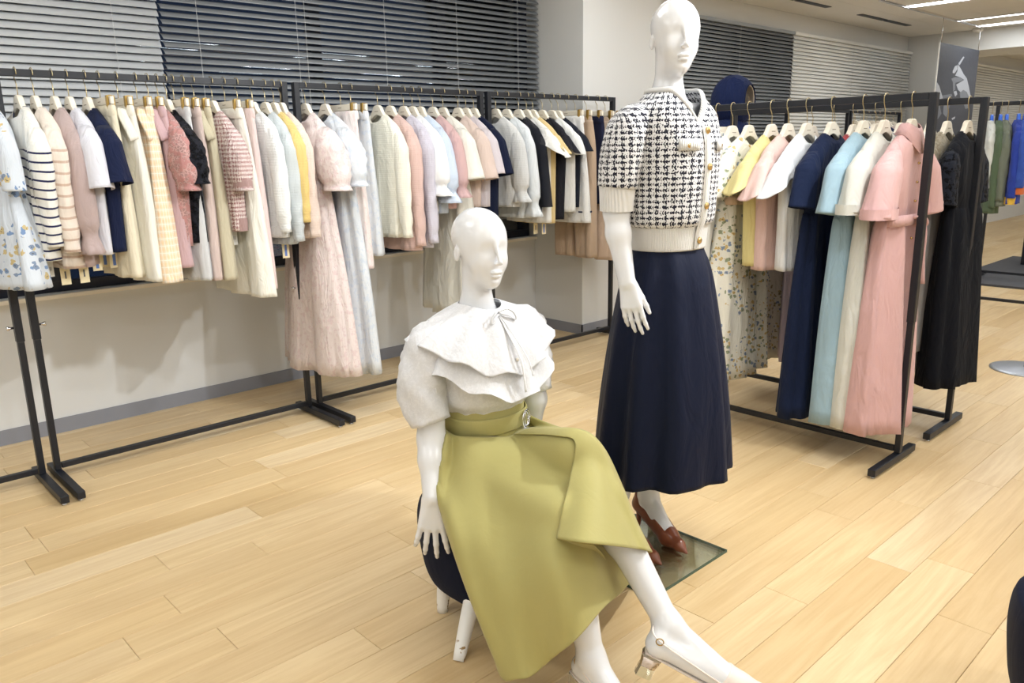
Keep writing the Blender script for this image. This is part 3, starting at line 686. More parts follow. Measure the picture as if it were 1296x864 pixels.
hang('L', 589, 'blouse', 'pale lilac pink top with wide elbow sleeves', 'blouse', 'top', fb((218, 208, 214)), (612, 262), hem=.17, slv=('wide', (618, 222), .07, .05), short='pale lilac pink top')
hang('L', 599, 'blouse', 'deep navy top with wide elbow sleeves at the post', 'blouse', 'top', fb((18, 27, 56)), (628, 300), hem=.16, slv=('wide', (635, 222), .07, .06), short='deep navy elbow sleeve top')
# ---- fourth rail
hang('L', 627, 'cardigan', 'pale grey cardigan with gathered long cuffs', 'cardigan', 'top', fb((226, 227, 226), 'knit'), (648, 262), hem=.19, slv=('ruffle', (648, 256), .062, .04), short='pale grey cardigan')
hang('L', 641, 'blouse', 'icy white long sleeved blouse beside the sheer black cardigan', 'blouse', 'top', fb((232, 238, 242)), (664, 276), hem=.18, slv=('ruffle', (664, 274), .056, .05), short='icy white blouse')
hang('L', 656, 'sheer_cardigan', 'sheer black cardigan with solid navy hem', 'cardigan', 'top', fb((44, 46, 56), 'plain', None, .8, .35), (682, 272), hem=.18, slv=('half', (678, 262), .052, .05), hmat=fb((24, 28, 48)), smat=fb((44, 46, 56), 'plain', None, .8, .35), short='sheer black cardigan')
hang('L', 666, 'blouse', 'white blouse with cape sleeves beside the mustard cap sleeve blouse', 'blouse', 'top', fb((246, 245, 240)), (690, 282), hem=.19, slv=('flutter', (696, 190), .075, .06), short='white cape sleeve blouse')
hang('L', 674, 'blouse', 'pale mustard blouse with cap sleeves', 'blouse', 'top', fb((236, 208, 140)), (702, 282), hem=.18, slv=('flutter', (710, 185), .055, .05), tags='bc')
hang('L', 686, 'blouse', 'black blouse with cap sleeves between the mustard blouse and the white tee', 'blouse', 'top', fb((34, 34, 42)), (706, 278), hem=.17, slv=('flutter', (715, 185), .052, .05), short='black cap sleeve blouse')
hang('L', 698, 'tee_shirt', 'white short sleeved tee beside the black tee', 'shirt', 'top', fb((246, 246, 242)), (722, 268), hem=.19, slv=('half', (728, 196), .06, .06), short='white tee')
hang('L', 706, 'tee_shirt', 'black short sleeved tee beside the dotted skirt', 'shirt', 'top', fb((30, 34, 46)), (730, 262), hem=.18, slv=('half', (738, 192), .058, .07), short='black tee')
hang('L', 728, 'trousers', 'tan wide trousers whose hems show under the white tee', 'trousers', 'trousers', fb((198, 170, 142)), (712, 332), hem=.16, hd=.05, short='tan wide trousers')
hang('L', 717, 'dotted_skirt', 'white dotted skirt with a navy line near the hem', 'skirt', 'skirt', fb((244, 243, 240), 'dots', (206, 204, 210)), (752, 280), hem=.22, hd=.055, trim=fb((30, 38, 72)))
hang('L', 742, 'skirt', 'short dark navy skirt behind the dotted skirt', 'skirt', 'skirt', fb((34, 38, 66)), (745, 260), hem=.16, hd=.04, short='dark navy skirt')
hang('L', 756, 'trousers', 'sand beige wide trousers at the rail end by the pillar', 'trousers', 'trousers', fb((222, 194, 168)), (768, 330), hem=.17, hd=.055, short='sand beige trousers')
hang('L', 766, 'trousers', 'lilac trousers at the very end of the rail', 'trousers', 'trousers', fb((206, 184, 208)), (768, 326), hem=.15, hd=.045, short='lilac trousers')
# ---- floor rail, front
hang('A', 909, 'floral_skirt', 'cream skirt with pink flowers behind the standing mannequin', 'skirt', 'skirt', fb((240, 236, 226), 'floral', (206, 130, 140), sc=1.1), (905, 440), hem=.18, hd=.05, short='cream pink flower skirt')
hang('A', 928, 'blouse', 'ivory long sleeved blouse beside the cream floral dress', 'blouse', 'top', fb((244, 243, 236)), (905, 345), hem=.19, slv=('long', (905, 345), .062, .04), short='ivory long sleeved blouse')
hang('A', 949, 'floral_dress', 'cream short sleeved dress with yellow and blue flowers', 'dress', 'top', fb((240, 236, 220), 'floral', (198, 166, 92), sc=1.2), (905, 478), hem=.26, hd=.10, waist=(-.42, .145), amp=.028, slv=('half', (905, 248), .074, .04), belt=-.42, bmat=fb((226, 196, 170)))
hang('A', 978, 'blouse', 'lemon yellow blouse with fluttering cape sleeves', 'blouse', 'top', fb((232, 216, 140)), (958, 337), hem=.17, slv=('flutter', (935, 232), .068, .05), short='lemon yellow blouse')
hang('A', 999, 'blouse', 'blush pink blouse with fluttering cape sleeves', 'blouse', 'top', fb((234, 196, 186)), (965, 342), hem=.17, slv=('flutter', (950, 238), .068, .05), short='blush pink blouse')
hang('A', 1023, 'blouse', 'white blouse with fluttering cape sleeves on the floor rail', 'blouse', 'top', fb((240, 243, 246)), (985, 342), hem=.17, slv=('flutter', (978, 235), .068, .05), short='white fluttering sleeve blouse')
hang('A', 1055, 'long_dress', 'long navy dress with elbow sleeves', 'dress', 'top', fb((20, 34, 66)), (990, 521), hem=.23, hd=.09, waist=(-.46, .15), amp=.028, slv=('wide', (1000, 262), .075, .04), vneck=.03)
BL = fb((158, 190, 206)); MG = fb((222, 222, 212)); PK = fb((226, 178, 176))
hang('A', 1095, 'long_dress', 'long powder blue dress with tied belt', 'dress', 'top', BL, (1030, 530), hem=.20, hd=.09, waist=(-.46, .145), amp=.026, slv=('wide', (1015, 268), .08, .05), belt=-.47, vneck=.03)
hang('A', 1122, 'long_dress', 'long pale mint grey dress with knotted belt', 'dress', 'top', MG, (1060, 538), hem=.20, hd=.09, waist=(-.46, .145), amp=.026, slv=('wide', (1055, 268), .08, .05), belt=-.46, buttons=2, cuffs='fold', vneck=.04)
hang('A', 1157, 'shirt_dress', 'long rose pink belted shirt dress with collar and short sleeves', 'dress', 'top', PK, (1100, 548), hem=.215, hd=.10, waist=(-.47, .15), amp=.026, slv=('wide', (1110, 275), .085, .06), belt=-.48, buttons=5, cuffs='fold', collar=1, vneck=.09, short='rose pink shirt dress')
# ---- floor rail, behind
hang('B', 1227, 'lace_dress', 'black dress with lace shoulders and long plain skirt', 'dress', 'top', fb((16, 19, 28)), (1195, 492), hem=.20, hd=.09, waist=(-.46, .16), amp=.02, slv=('wide', (1250, 262), .075, .02), smat=fb((14, 16, 24), 'lace', (30, 34, 44)), short='black lace dress')
hang('B', 1201, 'lace_dress', 'khaki lace dress with long grey skirt', 'dress', 'top', fb((160, 150, 130), 'eyelet', (128, 118, 98)), (1215, 290), L=.47, hem=.17, slv=('wide', (1215, 258), .068, .02), smat=fb((160, 150, 130), 'eyelet', (128, 118, 98)), lower=(-1.13, fb((170, 166, 162)), .22, .08))
for px, lb, sh, c, hm, kd in ((1180, 'long white blouse dress hidden behind the rose pink shirt dress', 'long white blouse dress', (236, 236, 230), 470, 'top'),
                              (1142, 'grey checked dress hidden behind the mint grey dress', 'grey checked dress', (168, 164, 160), 465, 'top'),
                              (1110, 'teal trimmed white dress hidden behind the mint grey dress', 'teal trimmed white dress', (206, 222, 220), 455, 'top'),
                              (1082, 'dark red dress hidden behind the powder blue dress', 'dark red dress', (168, 54, 60), 450, 'top'),
                              (1058, 'deep blue dress hidden behind the navy dress', 'deep blue dress', (58, 82, 160), 450, 'top')):
    hang('B', px, 'long_dress', lb, 'dress', kd, fb(c), (px-60, hm), hem=.2, hd=.07, waist=(-.45, .15), amp=.02, slv=('half', .25, .06, .02), short=sh)
hang('B', 1030, 'long_dress', 'long lilac dress showing below the white fluttering blouse', 'dress', 'top', fb((206, 190, 210)), (990, 455), hem=.2, hd=.08, waist=(-.45, .14), amp=.02, slv=('half', .22, .06, .02), short='long lilac dress')
hang('B', 1000, 'floral_dress', 'ivory dress with small grey blue flowers behind the lemon blouse', 'dress', 'top', fb((236, 230, 212), 'floral', (150, 140, 96), sc=1.0), (975, 455), hem=.24, hd=.09, waist=(-.45, .14), amp=.024, slv=('half', .22, .06, .02), short='ivory dress with grey blue flowers')
# ---- far rails
BH = plain('blue_hanger', (66, 116, 226), .35)
for y, nm, lb, sh, c, L, c2 in ((1257, 'jacket', 'white jacket on a blue hanger beside the olive jacket', 'white jacket', (226, 230, 226), .66, None),
                                (1268, 'jacket', 'olive green jacket on a blue hanger', 'olive green jacket', (92, 112, 84), .86, None),
                                (1276, 'jacket', 'grey green jacket beside the olive jacket', 'grey green jacket', (120, 128, 112), .8, None),
                                (1291, 'coat', 'bright royal blue coat with an orange and yellow hem', 'royal blue coat', (26, 62, 176), .78, (238, 190, 40)),
                                (1299, 'coat', 'royal blue jacket at the right of the orange hemmed coat', 'royal blue jacket', (40, 84, 190), .70, (226, 110, 40))):
    hang((7.43, PX(y, 134, 7.43)[1], 1.64), 0, nm, lb, 'coat' if nm == 'coat' else 'jacket', 'top', fb(c), None, L=L, hem=.22, hd=.055, slv=('long', L-.25, .065, .03), turn=.35, hmatl=BH, short=sh, hmat=fb(c2) if c2 else None)
for i, (c, nm) in enumerate((((238, 238, 232), 'white'), ((60, 92, 180), 'mid blue'), ((214, 198, 180), 'oatmeal'), ((196, 70, 60), 'brick red'), ((230, 226, 214), 'ivory'), ((44, 52, 86), 'ink navy'), ((220, 196, 190), 'pale rose'), ((150, 158, 166), 'steel grey'))):
    hang((8.32+i*.135, 3.70, 1.66), 0, 'shirt', nm+' shirt on the far rail under the white blind', 'shirt', 'top', fb(c), None, L=.72, slv=('half', .3, .06, .03), turn=-PI/2, short=nm+' shirt', grp=GR)
for i, (c, nm) in enumerate((((120, 70, 60), 'rust'), ((232, 232, 228), 'chalk white'), ((36, 42, 60), 'charcoal navy'))):
    hang((8.88, 2.30-.12*i, 1.67), 0, 'shirt', nm+' shirt on the rail above the dark platform', 'shirt', 'top', fb(c), None, L=.7, slv=('half', .3, .06, .03), short=nm+' shirt', grp=GR)

# ------------------------------------------------------------------ mannequin bodies: distance field -> one continuous mesh
def rcone(a, b, ra, rb):
    a, b = np.array(a, np.float32), np.array(b, np.float32)
    def f(P):
        ab = b-a; L2 = float(ab@ab); t = np.clip(((P-a)@ab)/L2, 0, 1)
        return np.linalg.norm(P-a-t[..., None]*ab, axis=-1)-(ra+(rb-ra)*t)
    r = max(ra, rb); return f, np.minimum(a, b)-r, np.maximum(a, b)+r
def ell(c, r, Rm=None):
    c, r = np.array(c, np.float32), np.array(r, np.float32)
    def f(P):
        Q = P-c
        if Rm is not None: Q = Q@Rm
        k0 = np.linalg.norm(Q/r, axis=-1); k1 = np.linalg.norm(Q/(r*r), axis=-1)+1e-9
        return k0*(k0-1)/k1
    m = r.max(); return f, c-m, c+m
def smin(a, b, k): h = np.clip(.5+.5*(b-a)/k, 0, 1); return b+(a-b)*h-k*h*(1-h)
def smax(a, b, k): return -smin(-a, -b, k)
class Body:
    def __init__(s): s.p = []
    def add(s, prim, k=.02, op='+'): s.p.append((prim, k, op))
    def field(s, P, lo, hi):
        d = np.full(P.shape[:-1], .2, np.float32)
        for (f, a, b), k, op in s.p:
            m = max(k, .01)+.01
            if np.any(a-m > hi) or np.any(b+m < lo): continue
            v = f(P).astype(np.float32)
            d = smin(d, v, k) if op == '+' else smax(d, -v, k)
        return d
    def mesh(s, lo, hi, h, cut=None):
        lo, hi = np.array(lo, np.float32), np.array(hi, np.float32)
        n = np.ceil((hi-lo)/h).astype(int)+1
        ax = [lo[i]+h*np.arange(n[i], dtype=np.float32) for i in range(3)]
        P = np.stack(np.meshgrid(*ax, indexing='ij'), -1)
        d = s.field(P, lo, hi)
        if cut is not None: d = cut(P, d)
        return surfnet(d, lo, h)
def surfnet(d, lo, h):
    s = d < 0; n = np.array(d.shape)
    corners = [(i, j, k) for i in (0, 1) for j in (0, 1) for k in (0, 1)]
    sl = lambda A, o: A[o[0]:n[0]-1+o[0], o[1]:n[1]-1+o[1], o[2]:n[2]-1+o[2]]
    cnt = sum(sl(s, c).astype(np.int8) for c in corners); act = (cnt > 0) & (cnt < 8)
    idx = -np.ones(act.shape, np.int64); ii = np.argwhere(act); idx[act] = np.arange(len(ii))
    acc = np.zeros((len(ii), 3)); w = np.zeros(len(ii))
    for a in corners:
        for b in corners:
            df = np.array(b)-np.array(a)
            if df.sum() != 1 or np.abs(df).sum() != 1: continue
            da = sl(d, a)[act]; db = sl(d, b)[act]; x = (da < 0) != (db < 0)
            t = np.where(x, da/(da-db+1e-12), 0)
            acc += np.where(x[:, None], np.array(a)+t[:, None]*df, 0); w += x
    V = lo+h*(ii+acc/w[:, None]); Fq = []
    for axn in range(3):
        o1, o2 = [(1, 2), (2, 0), (0, 1)][axn]
        A = np.moveaxis(s, axn, 0); e = A[:-1] != A[1:]; e = np.moveaxis(e, 0, axn); pos = np.argwhere(e)
        ok = (pos[:, o1] > 0) & (pos[:, o2] > 0) & (pos[:, o1] < n[o1]-1) & (pos[:, o2] < n[o2]-1); pos = pos[ok]
        def c(d1, d2):
            q = pos.copy(); q[:, o1] -= d1; q[:, o2] -= d2; return idx[q[:, 0], q[:, 1], q[:, 2]]
        quad = np.stack([c(1, 1), c(0, 1), c(0, 0), c(1, 0)], 1)
        ins = s[pos[:, 0], pos[:, 1], pos[:, 2]]; quad = np.where(ins[:, None], quad, quad[:, ::-1]); Fq.append(quad)
    Fq = np.concatenate(Fq); Fq = Fq[(Fq >= 0).all(1)]
    for _ in range(3):                                     # light smoothing
        S_ = np.zeros_like(V); c_ = np.zeros(len(V))
        for a, b in ((0, 1), (1, 2), (2, 3), (3, 0)):
            np.add.at(S_, Fq[:, a], V[Fq[:, b]]); np.add.at(S_, Fq[:, b], V[Fq[:, a]]); np.add.at(c_, Fq[:, a], 1); np.add.at(c_, Fq[:, b], 1)
        V = np.where(c_[:, None] > 5, .5*V+.5*S_/np.maximum(c_, 1)[:, None], V)
    return V, Fq
def rotz(a): return np.array([[math.cos(a), -math.sin(a), 0], [math.sin(a), math.cos(a), 0], [0, 0, 1]])
def add_head(B, c, yaw, tilt=0.0):
    """c: head centre (between the ears); face looks along -y turned by yaw"""
    Rt = rotz(yaw)@np.array([[1, 0, 0], [0, math.cos(tilt), -math.sin(tilt)], [0, math.sin(tilt), math.cos(tilt)]])
    c = np.array(c); T = lambda p: c+Rt@np.array(p); Rm = Rt.astype(np.float32)
    E = lambda p, r, k, op='+': B.add(ell(T(p), r, Rm), k, op)
    C_ = lambda a, b, ra, rb, k, op='+': B.add(rcone(T(a), T(b), ra, rb), k, op)
    E((0, .014, .032), (.069, .088, .076), .02)
    E((0, -.028, -.012), (.0515, .0550, .089), .04)
    E((0, -.038, -.068), (.030, .034, .034), .03)
    E((0, -.056, -.091), (.0155, .018, .0135), .022)
    for s in (-1, 1):
        E((s*.030, -.048, -.036), (.018, .023, .022), .022)            # cheek bones
        E((s*.0295, -.0985, .001), (.0225, .0185, .0150), .020, '-')   # eye hollows
        E((s*.0675, .014, -.014), (.0065, .013, .021), .006)           # ears
        E((s*.0740, .009, -.014), (.0035, .006, .012), .005, '-')
        E((s*.0066, -.0930, -.0360), (.0064, .0085, .0046), .004)      # nostrils
    C_((0, -.080, .020), (0, -.1040, -.0315), .0048, .0056, .008)
    C_((0, -.1040, -.0315), (0, -.0890, -.0375), .0056, .0046, .004)
    E((0, -.0835, -.0610), (.0185, .0080, .0048), .004); E((-.0065, -.0855, -.0592), (.0085, .0075, .0042), .003); E((.0065, -.0855, -.0592), (.0085, .0075, .0042), .003)
    E((0, -.0825, -.0705), (.0150, .0085, .0056), .004)
    C_((-.017, -.0925, -.0655), (.017, -.0925, -.0655), .0012, .0012, .002, '-')
    E((0, -.0810, -.0800), (.014, .006, .0032), .008, '-')
    return T
def hand_(B, wrist, d, nrm, thumb, size=1.0, curl=(.25, .3, .25), spread=.08, thang=.55):
    """d: along the hand; nrm: back of the hand; thumb: +1/-1 side along lateral = cross(d, nrm)"""
    w = np.array(wrist, float); d = np.array(d, float); d /= np.linalg.norm(d)
    n = np.array(nrm, float); n -= d*(n@d); n /= np.linalg.norm(n); l = np.cross(d, n)*thumb
    z = size
    offs = [.027, .0095, -.009, -.026]; lens = [(.038, .024, .019), (.043, .027, .020), (.040, .025, .019), (.031, .019, .017)]
    for i, o in enumerate(offs):
        a = w+d*.012*z+l*o*.55*z; b = w+d*(.086-abs(o-.005)*.28)*z+l*o*z
        B.add(rcone(a, b, .0125*z, .0098*z), .012)
        p = b; ang = 0.0; sd = d*math.cos(spread*o/.027*1.6)+l*math.sin(spread*o/.027*1.6)
        for j, L in enumerate(lens[i]):
            ang += curl[j]*(1+.12*i); v = sd*math.cos(ang)-n*math.sin(ang); q_ = p+v*L*z
            B.add(rcone(p, q_, (.0083-.0009*j)*z, (.0076-.0010*j)*z), .004); p = q_
    a = w+d*.022*z+l*.018*z-n*.006*z; p = a; v0 = d*math.cos(thang)+l*math.sin(thang)-n*.25
    for j, (L, r0, r1) in enumerate(((.040, .0135, .0105), (.030, .0098, .0085), (.024, .0084, .0064))):
        v = v0/np.linalg.norm(v0); q_ = p+v*L*z; B.add(rcone(p, q_, r0*z, r1*z), .008 if j == 0 else .004); p = q_; v0 = v+d*.22
def limb(B, pts, rad, k=.02):
    for i in range(len(pts)-1): B.add(rcone(pts[i], pts[i+1], rad[i], rad[i+1]), k)
def torso_(B, O, dz, lean=0.0):
    a = lambda x, y, z: (O[0]+x, O[1]+y, z+dz)
    B.add(ell(a(0, .005, 1.29), (.148, .098, .15)), .03); B.add(ell(a(0, .0, 1.11), (.108, .08, .13)), .05); B.add(ell(a(0, .012, .95), (.120, .082, .12)), .05)
    for s in (-1, 1):
        B.add(ell(a(s*.068, -.060, 1.295), (.058, .052, .058)), .03); B.add(rcone(a(0, .012, 1.445), a(s*.138, .012, 1.382), .046, .042), .03)
        B.add(rcone(a(s*.02, -.052, 1.432), a(s*.12, -.020, 1.440), .012, .014), .02)
    B.add(rcone(a(0, .010, 1.60), a(0, .008, 1.47),   .0385, .0440), .012); B.add(rcone(a(0, .014, 1.47), a(0, .012, 1.41), .044, .072), .03)
# --- standing
OX, OY = 2.085, 1.50
a = lambda x, y, z: (OX+x, OY+y, z)
SB = Body(); torso_(SB, (OX, OY), 0.03)
add_head(SB, a(0, -.012, 1.667), math.radians(-37))
limb(SB, [a(-.165, .012, 1.392), a(-.215, .030, 1.165), a(-.216, .020, 1.10), a(-.211, -.012, .955)], [.043, .0365, .0355, .0255])
limb(SB, [a(.158, .012, 1.392), a(.185, .10, 1.17), a(.12, .15, 1.02)], [.045, .036, .026])
hand_(SB, a(-.211, -.012, .960), (.03, -.22, -1), (-1, -.30, 0), -1, .98, (.10, .18, .15), .05, .34)
limb(SB, [a(.060, .01, .94), a(.065, .0, .54), a(.060, .045, .40), a(.052, .085, .15)], [.062, .054, .050, .032], .03)
limb(SB, [a(-.060, .01, .94), a(-.075, .02, .54), a(-.085, .065, .40), a(-.095, .105, .15)], [.062, .054, .050, .032], .03)
def foot_prims(B, ank, heel, ball, toe, k=.02):
    B.add(rcone(ank, heel, .031, .027), k); B.add(rcone(ank, ball, .030, .026), k); B.add(rcone(heel, ball, .026, .028), k); B.add(rcone(ball, toe, .026, .014), k)
FL = [a(.052, .085, .15), a(.052, .115, .105), a(.022, -.028, .038), a(.008, -.082, .030)]
FR = [a(-.095, .105, .15), a(-.095, .135, .105), a(-.112, -.010, .038), a(-.118, -.065, .030)]
foot_prims(SB, *FL); foot_prims(SB, *FR)
def meshes(B, regs): return join([(lambda r: (list(map(tuple, r[0])), [tuple(q) for q in r[1]]))(B.mesh(*r)) for r in regs])
mt = thing('mannequin', 'glossy white bald mannequin standing in a tweed cardigan and long navy skirt', 'mannequin', (OX, OY, .012))
shift = lambda VF, o: ([(p[0]-o[0], p[1]-o[1], p[2]-o[2]) for p in VF[0]], VF[1])
VF = meshes(SB, [((OX-.105, OY-.135, 1.545), (OX+.105, OY+.115, 1.80), .0021), ((OX-.19, OY-.14, 1.385), (OX+.19, OY+.13, 1.5495), .0034), ((OX-.28, OY-.12, .74), (OX-.14, OY+.10, 1.26), .0026),
                 ((OX-.24, OY-.2, .90), (OX+.24, OY+.22, 1.39), .009), ((OX-.17, OY-.16, .012), (OX+.12, OY+.19, .56), .0036), ((OX-.2, OY-.14, .55), (OX+.2, OY+.14, .91), .01)])
mobj('body', *shift(VF, (OX, OY, .012)), M['mann'], mt)
# --- seated
TX_, TY_ = 1.437, 1.665
b_ = lambda x, y, z: (TX_+x, TY_+y, z)
TB = Body(); torso_(TB, (TX_, TY_), -.555)
add_head(TB, b_(0, -.012, 1.090), math.radians(-11))
EL, WR = PY(546, 556, 1.645), PY(547, 628, 1.585)
limb(TB, [b_(-.175, .005, .835), EL, EL+(WR-EL)*.35, WR], [.044, .0365, .0345, .0255])
limb(TB, [b_(.172, .005, .835), b_(.215, .0, .60), b_(.215, .03, .43)], [.046, .036, .026])
hand_(TB, WR, (-.13, -.06, -1), (-.62, -.78, .1), -1, 1.05, (.10, .22, .2), .15, .55)
hand_(TB, b_(.215, .03, .43), (.05, .1, -1), (1, -.3, 0), 1, 1.0, (.3, .3, .3), .1, .5)
KL, AL = (1.455, 1.315, .575), (1.462, 1.015, .205)
lerp = lambda p, q, t: tuple(np.array(p)+(np.array(q)-np.array(p))*t)
limb(TB, [b_(.085, 0, .46), KL], [.082, .056], .03); limb(TB, [KL, lerp(KL, AL, .3), AL], [.054, .050, .031], .03); TB.add(rcone(tuple(np.array(lerp(KL, AL, .15))+[0, .012, -.012]), tuple(np.array(lerp(KL, AL, .5))+[0, .010, -.010]), .042, .036), .03)
KR, AR = (1.318, 1.235, .455), (1.302, 1.125, .135)
limb(TB, [b_(-.085, 0, .455), KR], [.082, .056], .03); limb(TB, [KR, lerp(KR, AR, .35), AR], [.053, .049, .031], .03)
GL = [AL, (1.418, 1.012, .172), (1.522, .850, .085), (1.572, .775, .062)]
GRt = [AR, (1.302, 1.15, .10), (1.298, 1.005, .036), (1.296, .945, .028)]
foot_prims(TB, *GL); foot_prims(TB, *GRt)
st = thing('mannequin', 'glossy white bald mannequin seated with crossed legs on a navy stool', 'mannequin', (TX_, TY_, .38))
VF = meshes(TB, [((TX_-.105, TY_-.135, .968), (TX_+.105, TY_+.115, 1.223), .0021), ((TX_-.12, TY_-.12, .84), (TX_+.12, TY_+.12, .9725), .0034), ((TX_-.36, TY_-.22, .24), (TX_-.135, TY_+.08, .70), .0026), ((TX_+.14, TY_-.08, .26), (TX_+.29, TY_+.12, .70), .005),
                 ((TX_-.23, TY_-.19, .36), (TX_+.23, TY_+.16, .845), .009), ((1.24, .88, .005), (1.385, 1.31, .55), .0036), ((1.385, .72, .02), (1.63, 1.42, .66), .0036), ((TX_-.2, TY_-.42, .38), (TX_+.19, TY_+.1, .56), .01)])
mobj('body', *shift(VF, (TX_, TY_, .38)), M['mann'], st)

# ------------------------------------------------------------------ clothes on the mannequins
def ring2(hw, db, df, z, vz=0.0, e=.9, mode='v', n=64):
    t = np.arange(n)/n*2*PI; c, s = np.cos(t), np.sin(t)
    y = np.where(s < 0, df*spow(s, e), db*spow(s, e))
    dip = np.maximum(0, 1-np.abs(c)*1.15)*(s < 0) if mode == 'v' else np.maximum(0, -s)**2
    return np.stack([hw*spow(c, e), y, z+vz*dip], 1)
def placed(G, o): return np.asarray(G)+np.array([o[0], o[1], 0.0])
def wavy(G, amp, nf, ph=0.0, p=1.2):
    G = np.array(G); m, n = G.shape[:2]; t = np.linspace(0, 1, m)[:, None]; th = np.arange(n)/n*2*PI
    c = G.mean(1, keepdims=True); d = G-c; d[..., 2] = 0; d /= np.linalg.norm(d, axis=2, keepdims=True)+1e-9
    w = .6*np.cos(nf*th+ph)+.4*np.cos((nf+3)*th+ph*2.1+2*t)
    return G+d*(amp*t**p*w)[..., None]
LO = (0, 0)
TWS = fabric((238, 238, 240), 'tweed', (26, 28, 44), sc=1.0, wr=.2, asp=1.01, rad=.062); TW = fabric((238, 238, 240), 'tweed', (26, 28, 44), sc=1.0, wr=.2, asp=1.3, rad=.145); RIBW = fabric((240, 238, 234), 'rib', wr=.1, asp=1.3, rad=.14)
cg = thing('tweed_cardigan', 'black and white tweed cardigan with gold buttons on the standing mannequin', 'cardigan', (OX, OY, 1.04))
dn = lambda G: np.asarray(G)-np.array([0, 0, 1.04])
keys = [(.134, .100, .112, 1.110), (.158, .116, .130, 1.128), (.163, .118, .136, 1.20), (.170, .120, .140, 1.29), (.175, .116, .136, 1.36, -.005), (.174, .100, .128, 1.415, -.028), (.156, .083, .122, 1.458, -.055), (.116, .070, .112, 1.488, -.078), (.084, .062, .100, 1.512, -.098)]
solid(mobj('body', *gridmesh(dn(crom([ring2(*k) for k in keys], 44))), TW, cg), .003)
solid(mobj('ribbed_hem', *gridmesh(dn(crom([ring2(.130, .098, .110, 1.040), ring2(.134, .100, .113, 1.07), ring2(.137, .103, .116, 1.108), ring2(.148, .110, .122, 1.124)], 12))), RIBW, cg), .004)
nk = [ring2(.088, .066, .104, 1.505, -.098), ring2(.086, .065, .105, 1.514, -.100), ring2(.074, .056, .094, 1.518, -.094)]
solid(mobj('neck_band', *gridmesh(dn(nk)), RIBW, cg), .004, 1)
fy = lambda z: -np.interp(z, [1.04, 1.108, 1.128, 1.20, 1.29, 1.36, 1.41], [.112, .117, .131, .137, .141, .137, .126])
zz = np.linspace(1.045, 1.408, 16)
G = [[(-.016, fy(z)-.001, z-1.04), (-.012, fy(z)-.006, z-1.04), (.012, fy(z)-.006, z-1.04), (.016, fy(z)-.001, z-1.04)] for z in zz]
mobj('placket', *gridmesh(G, False), RIBW, cg)
for z in (1.395, 1.29, 1.175, 1.07):
    g = np.array([0, fy(z)-.006, z-1.04]); mobj('button', *tube([g, g+[0, -.004, 0], g+[0, -.007, 0]], [.0105, .0105, .006], 14), M['goldb'], cg)
for s in (-1, 1):
    pf = []
    for x in np.linspace(.045, .115, 6):
        y = -.136*(max(0, 1-(x/.172)**2.2))**.45-.004; pf.append([(s*x, y-.004, 1.372-1.04), (s*x, y-.0055, 1.355-1.04), (s*x, y-.005, 1.338-1.04)])
    po = mobj('pocket_flap', *gridmesh(pf, False), RIBW, cg); solid(po, .003, 0)
    g = np.array([s*.082, -.126, 1.352-1.04]); mobj('button', *tube([g, g+[0, -.005, 0], g+[0, -.008, 0]], [.0095, .0095, .006], 12), M['goldb'], po)
def arm_tube(path, rx, n=26, wr=0.0, nf=4):
    path = crom(path, 24); m = len(path); rr = np.interp(np.linspace(0, 1, m), np.linspace(0, 1, len(rx)), rx); G = []
    T = np.gradient(path, axis=0); T /= np.linalg.norm(T, axis=1)[:, None]
    for i, (p, r) in enumerate(zip(path, rr)):
        e1 = np.cross(T[i], [0, 1, 0]); e1 /= np.linalg.norm(e1); e2 = np.cross(T[i], e1)
        t = np.arange(n)/n*2*PI; w = 1+wr*np.cos(nf*t+i*.9)+wr*.6*np.cos((nf+4)*t-i*1.7)
        G.append(p+(r*w)[:, None]*(np.cos(t)[:, None]*e1+.97*np.sin(t)[:, None]*e2))
    return G
for s, P in ((-1, [(-.100, .012, 1.418), (-.150, .012, 1.418), (-.188, .016, 1.385), (-.207, .021, 1.31), (-.215, .026, 1.235)]), (1, [(.100, .012, 1.418), (.145, .012, 1.418), (.170, .030, 1.385), (.180, .055, 1.31), (.185, .075, 1.235)])):
    so = mobj('sleeve', *gridmesh(dn(arm_tube(P, [.044, .055, .062, .066, .066, .064, .060], wr=.012))), TWS, cg); solid(so, .003); recentre(so, P[-1][0], P[-1][1])
    e = np.array(P[-1]); mobj('ribbed_cuff', *gridmesh(dn(arm_tube([e+[0, 0, .012], e+[0, .002, -.03], e+[0, .003, -.068]], [.058, .054, .052, .051])) ), RIBW, so, True, (-P[-1][0], -P[-1][1], 0))
NV = fabric((13, 23, 50), 'plain', None, .6, 0, 1, .3)
keys = [(.122, .095, .105, 1.060), (.124, .096, .107, 1.035), (.150, .130, .135, .95), (.180, .170, .170, .75), (.205, .205, .20, .52), (.225, .225, .215, .298)]
G = wavy(crom([ring2(*k, 0, 1.0) for k in keys], 50), .026, 9, .8)
sk = tag(mobj('long_skirt', *gridmesh(placed(G, (OX, OY))), NV), 'long navy flared skirt on the standing mannequin', 'skirt'); solid(sk, .002)

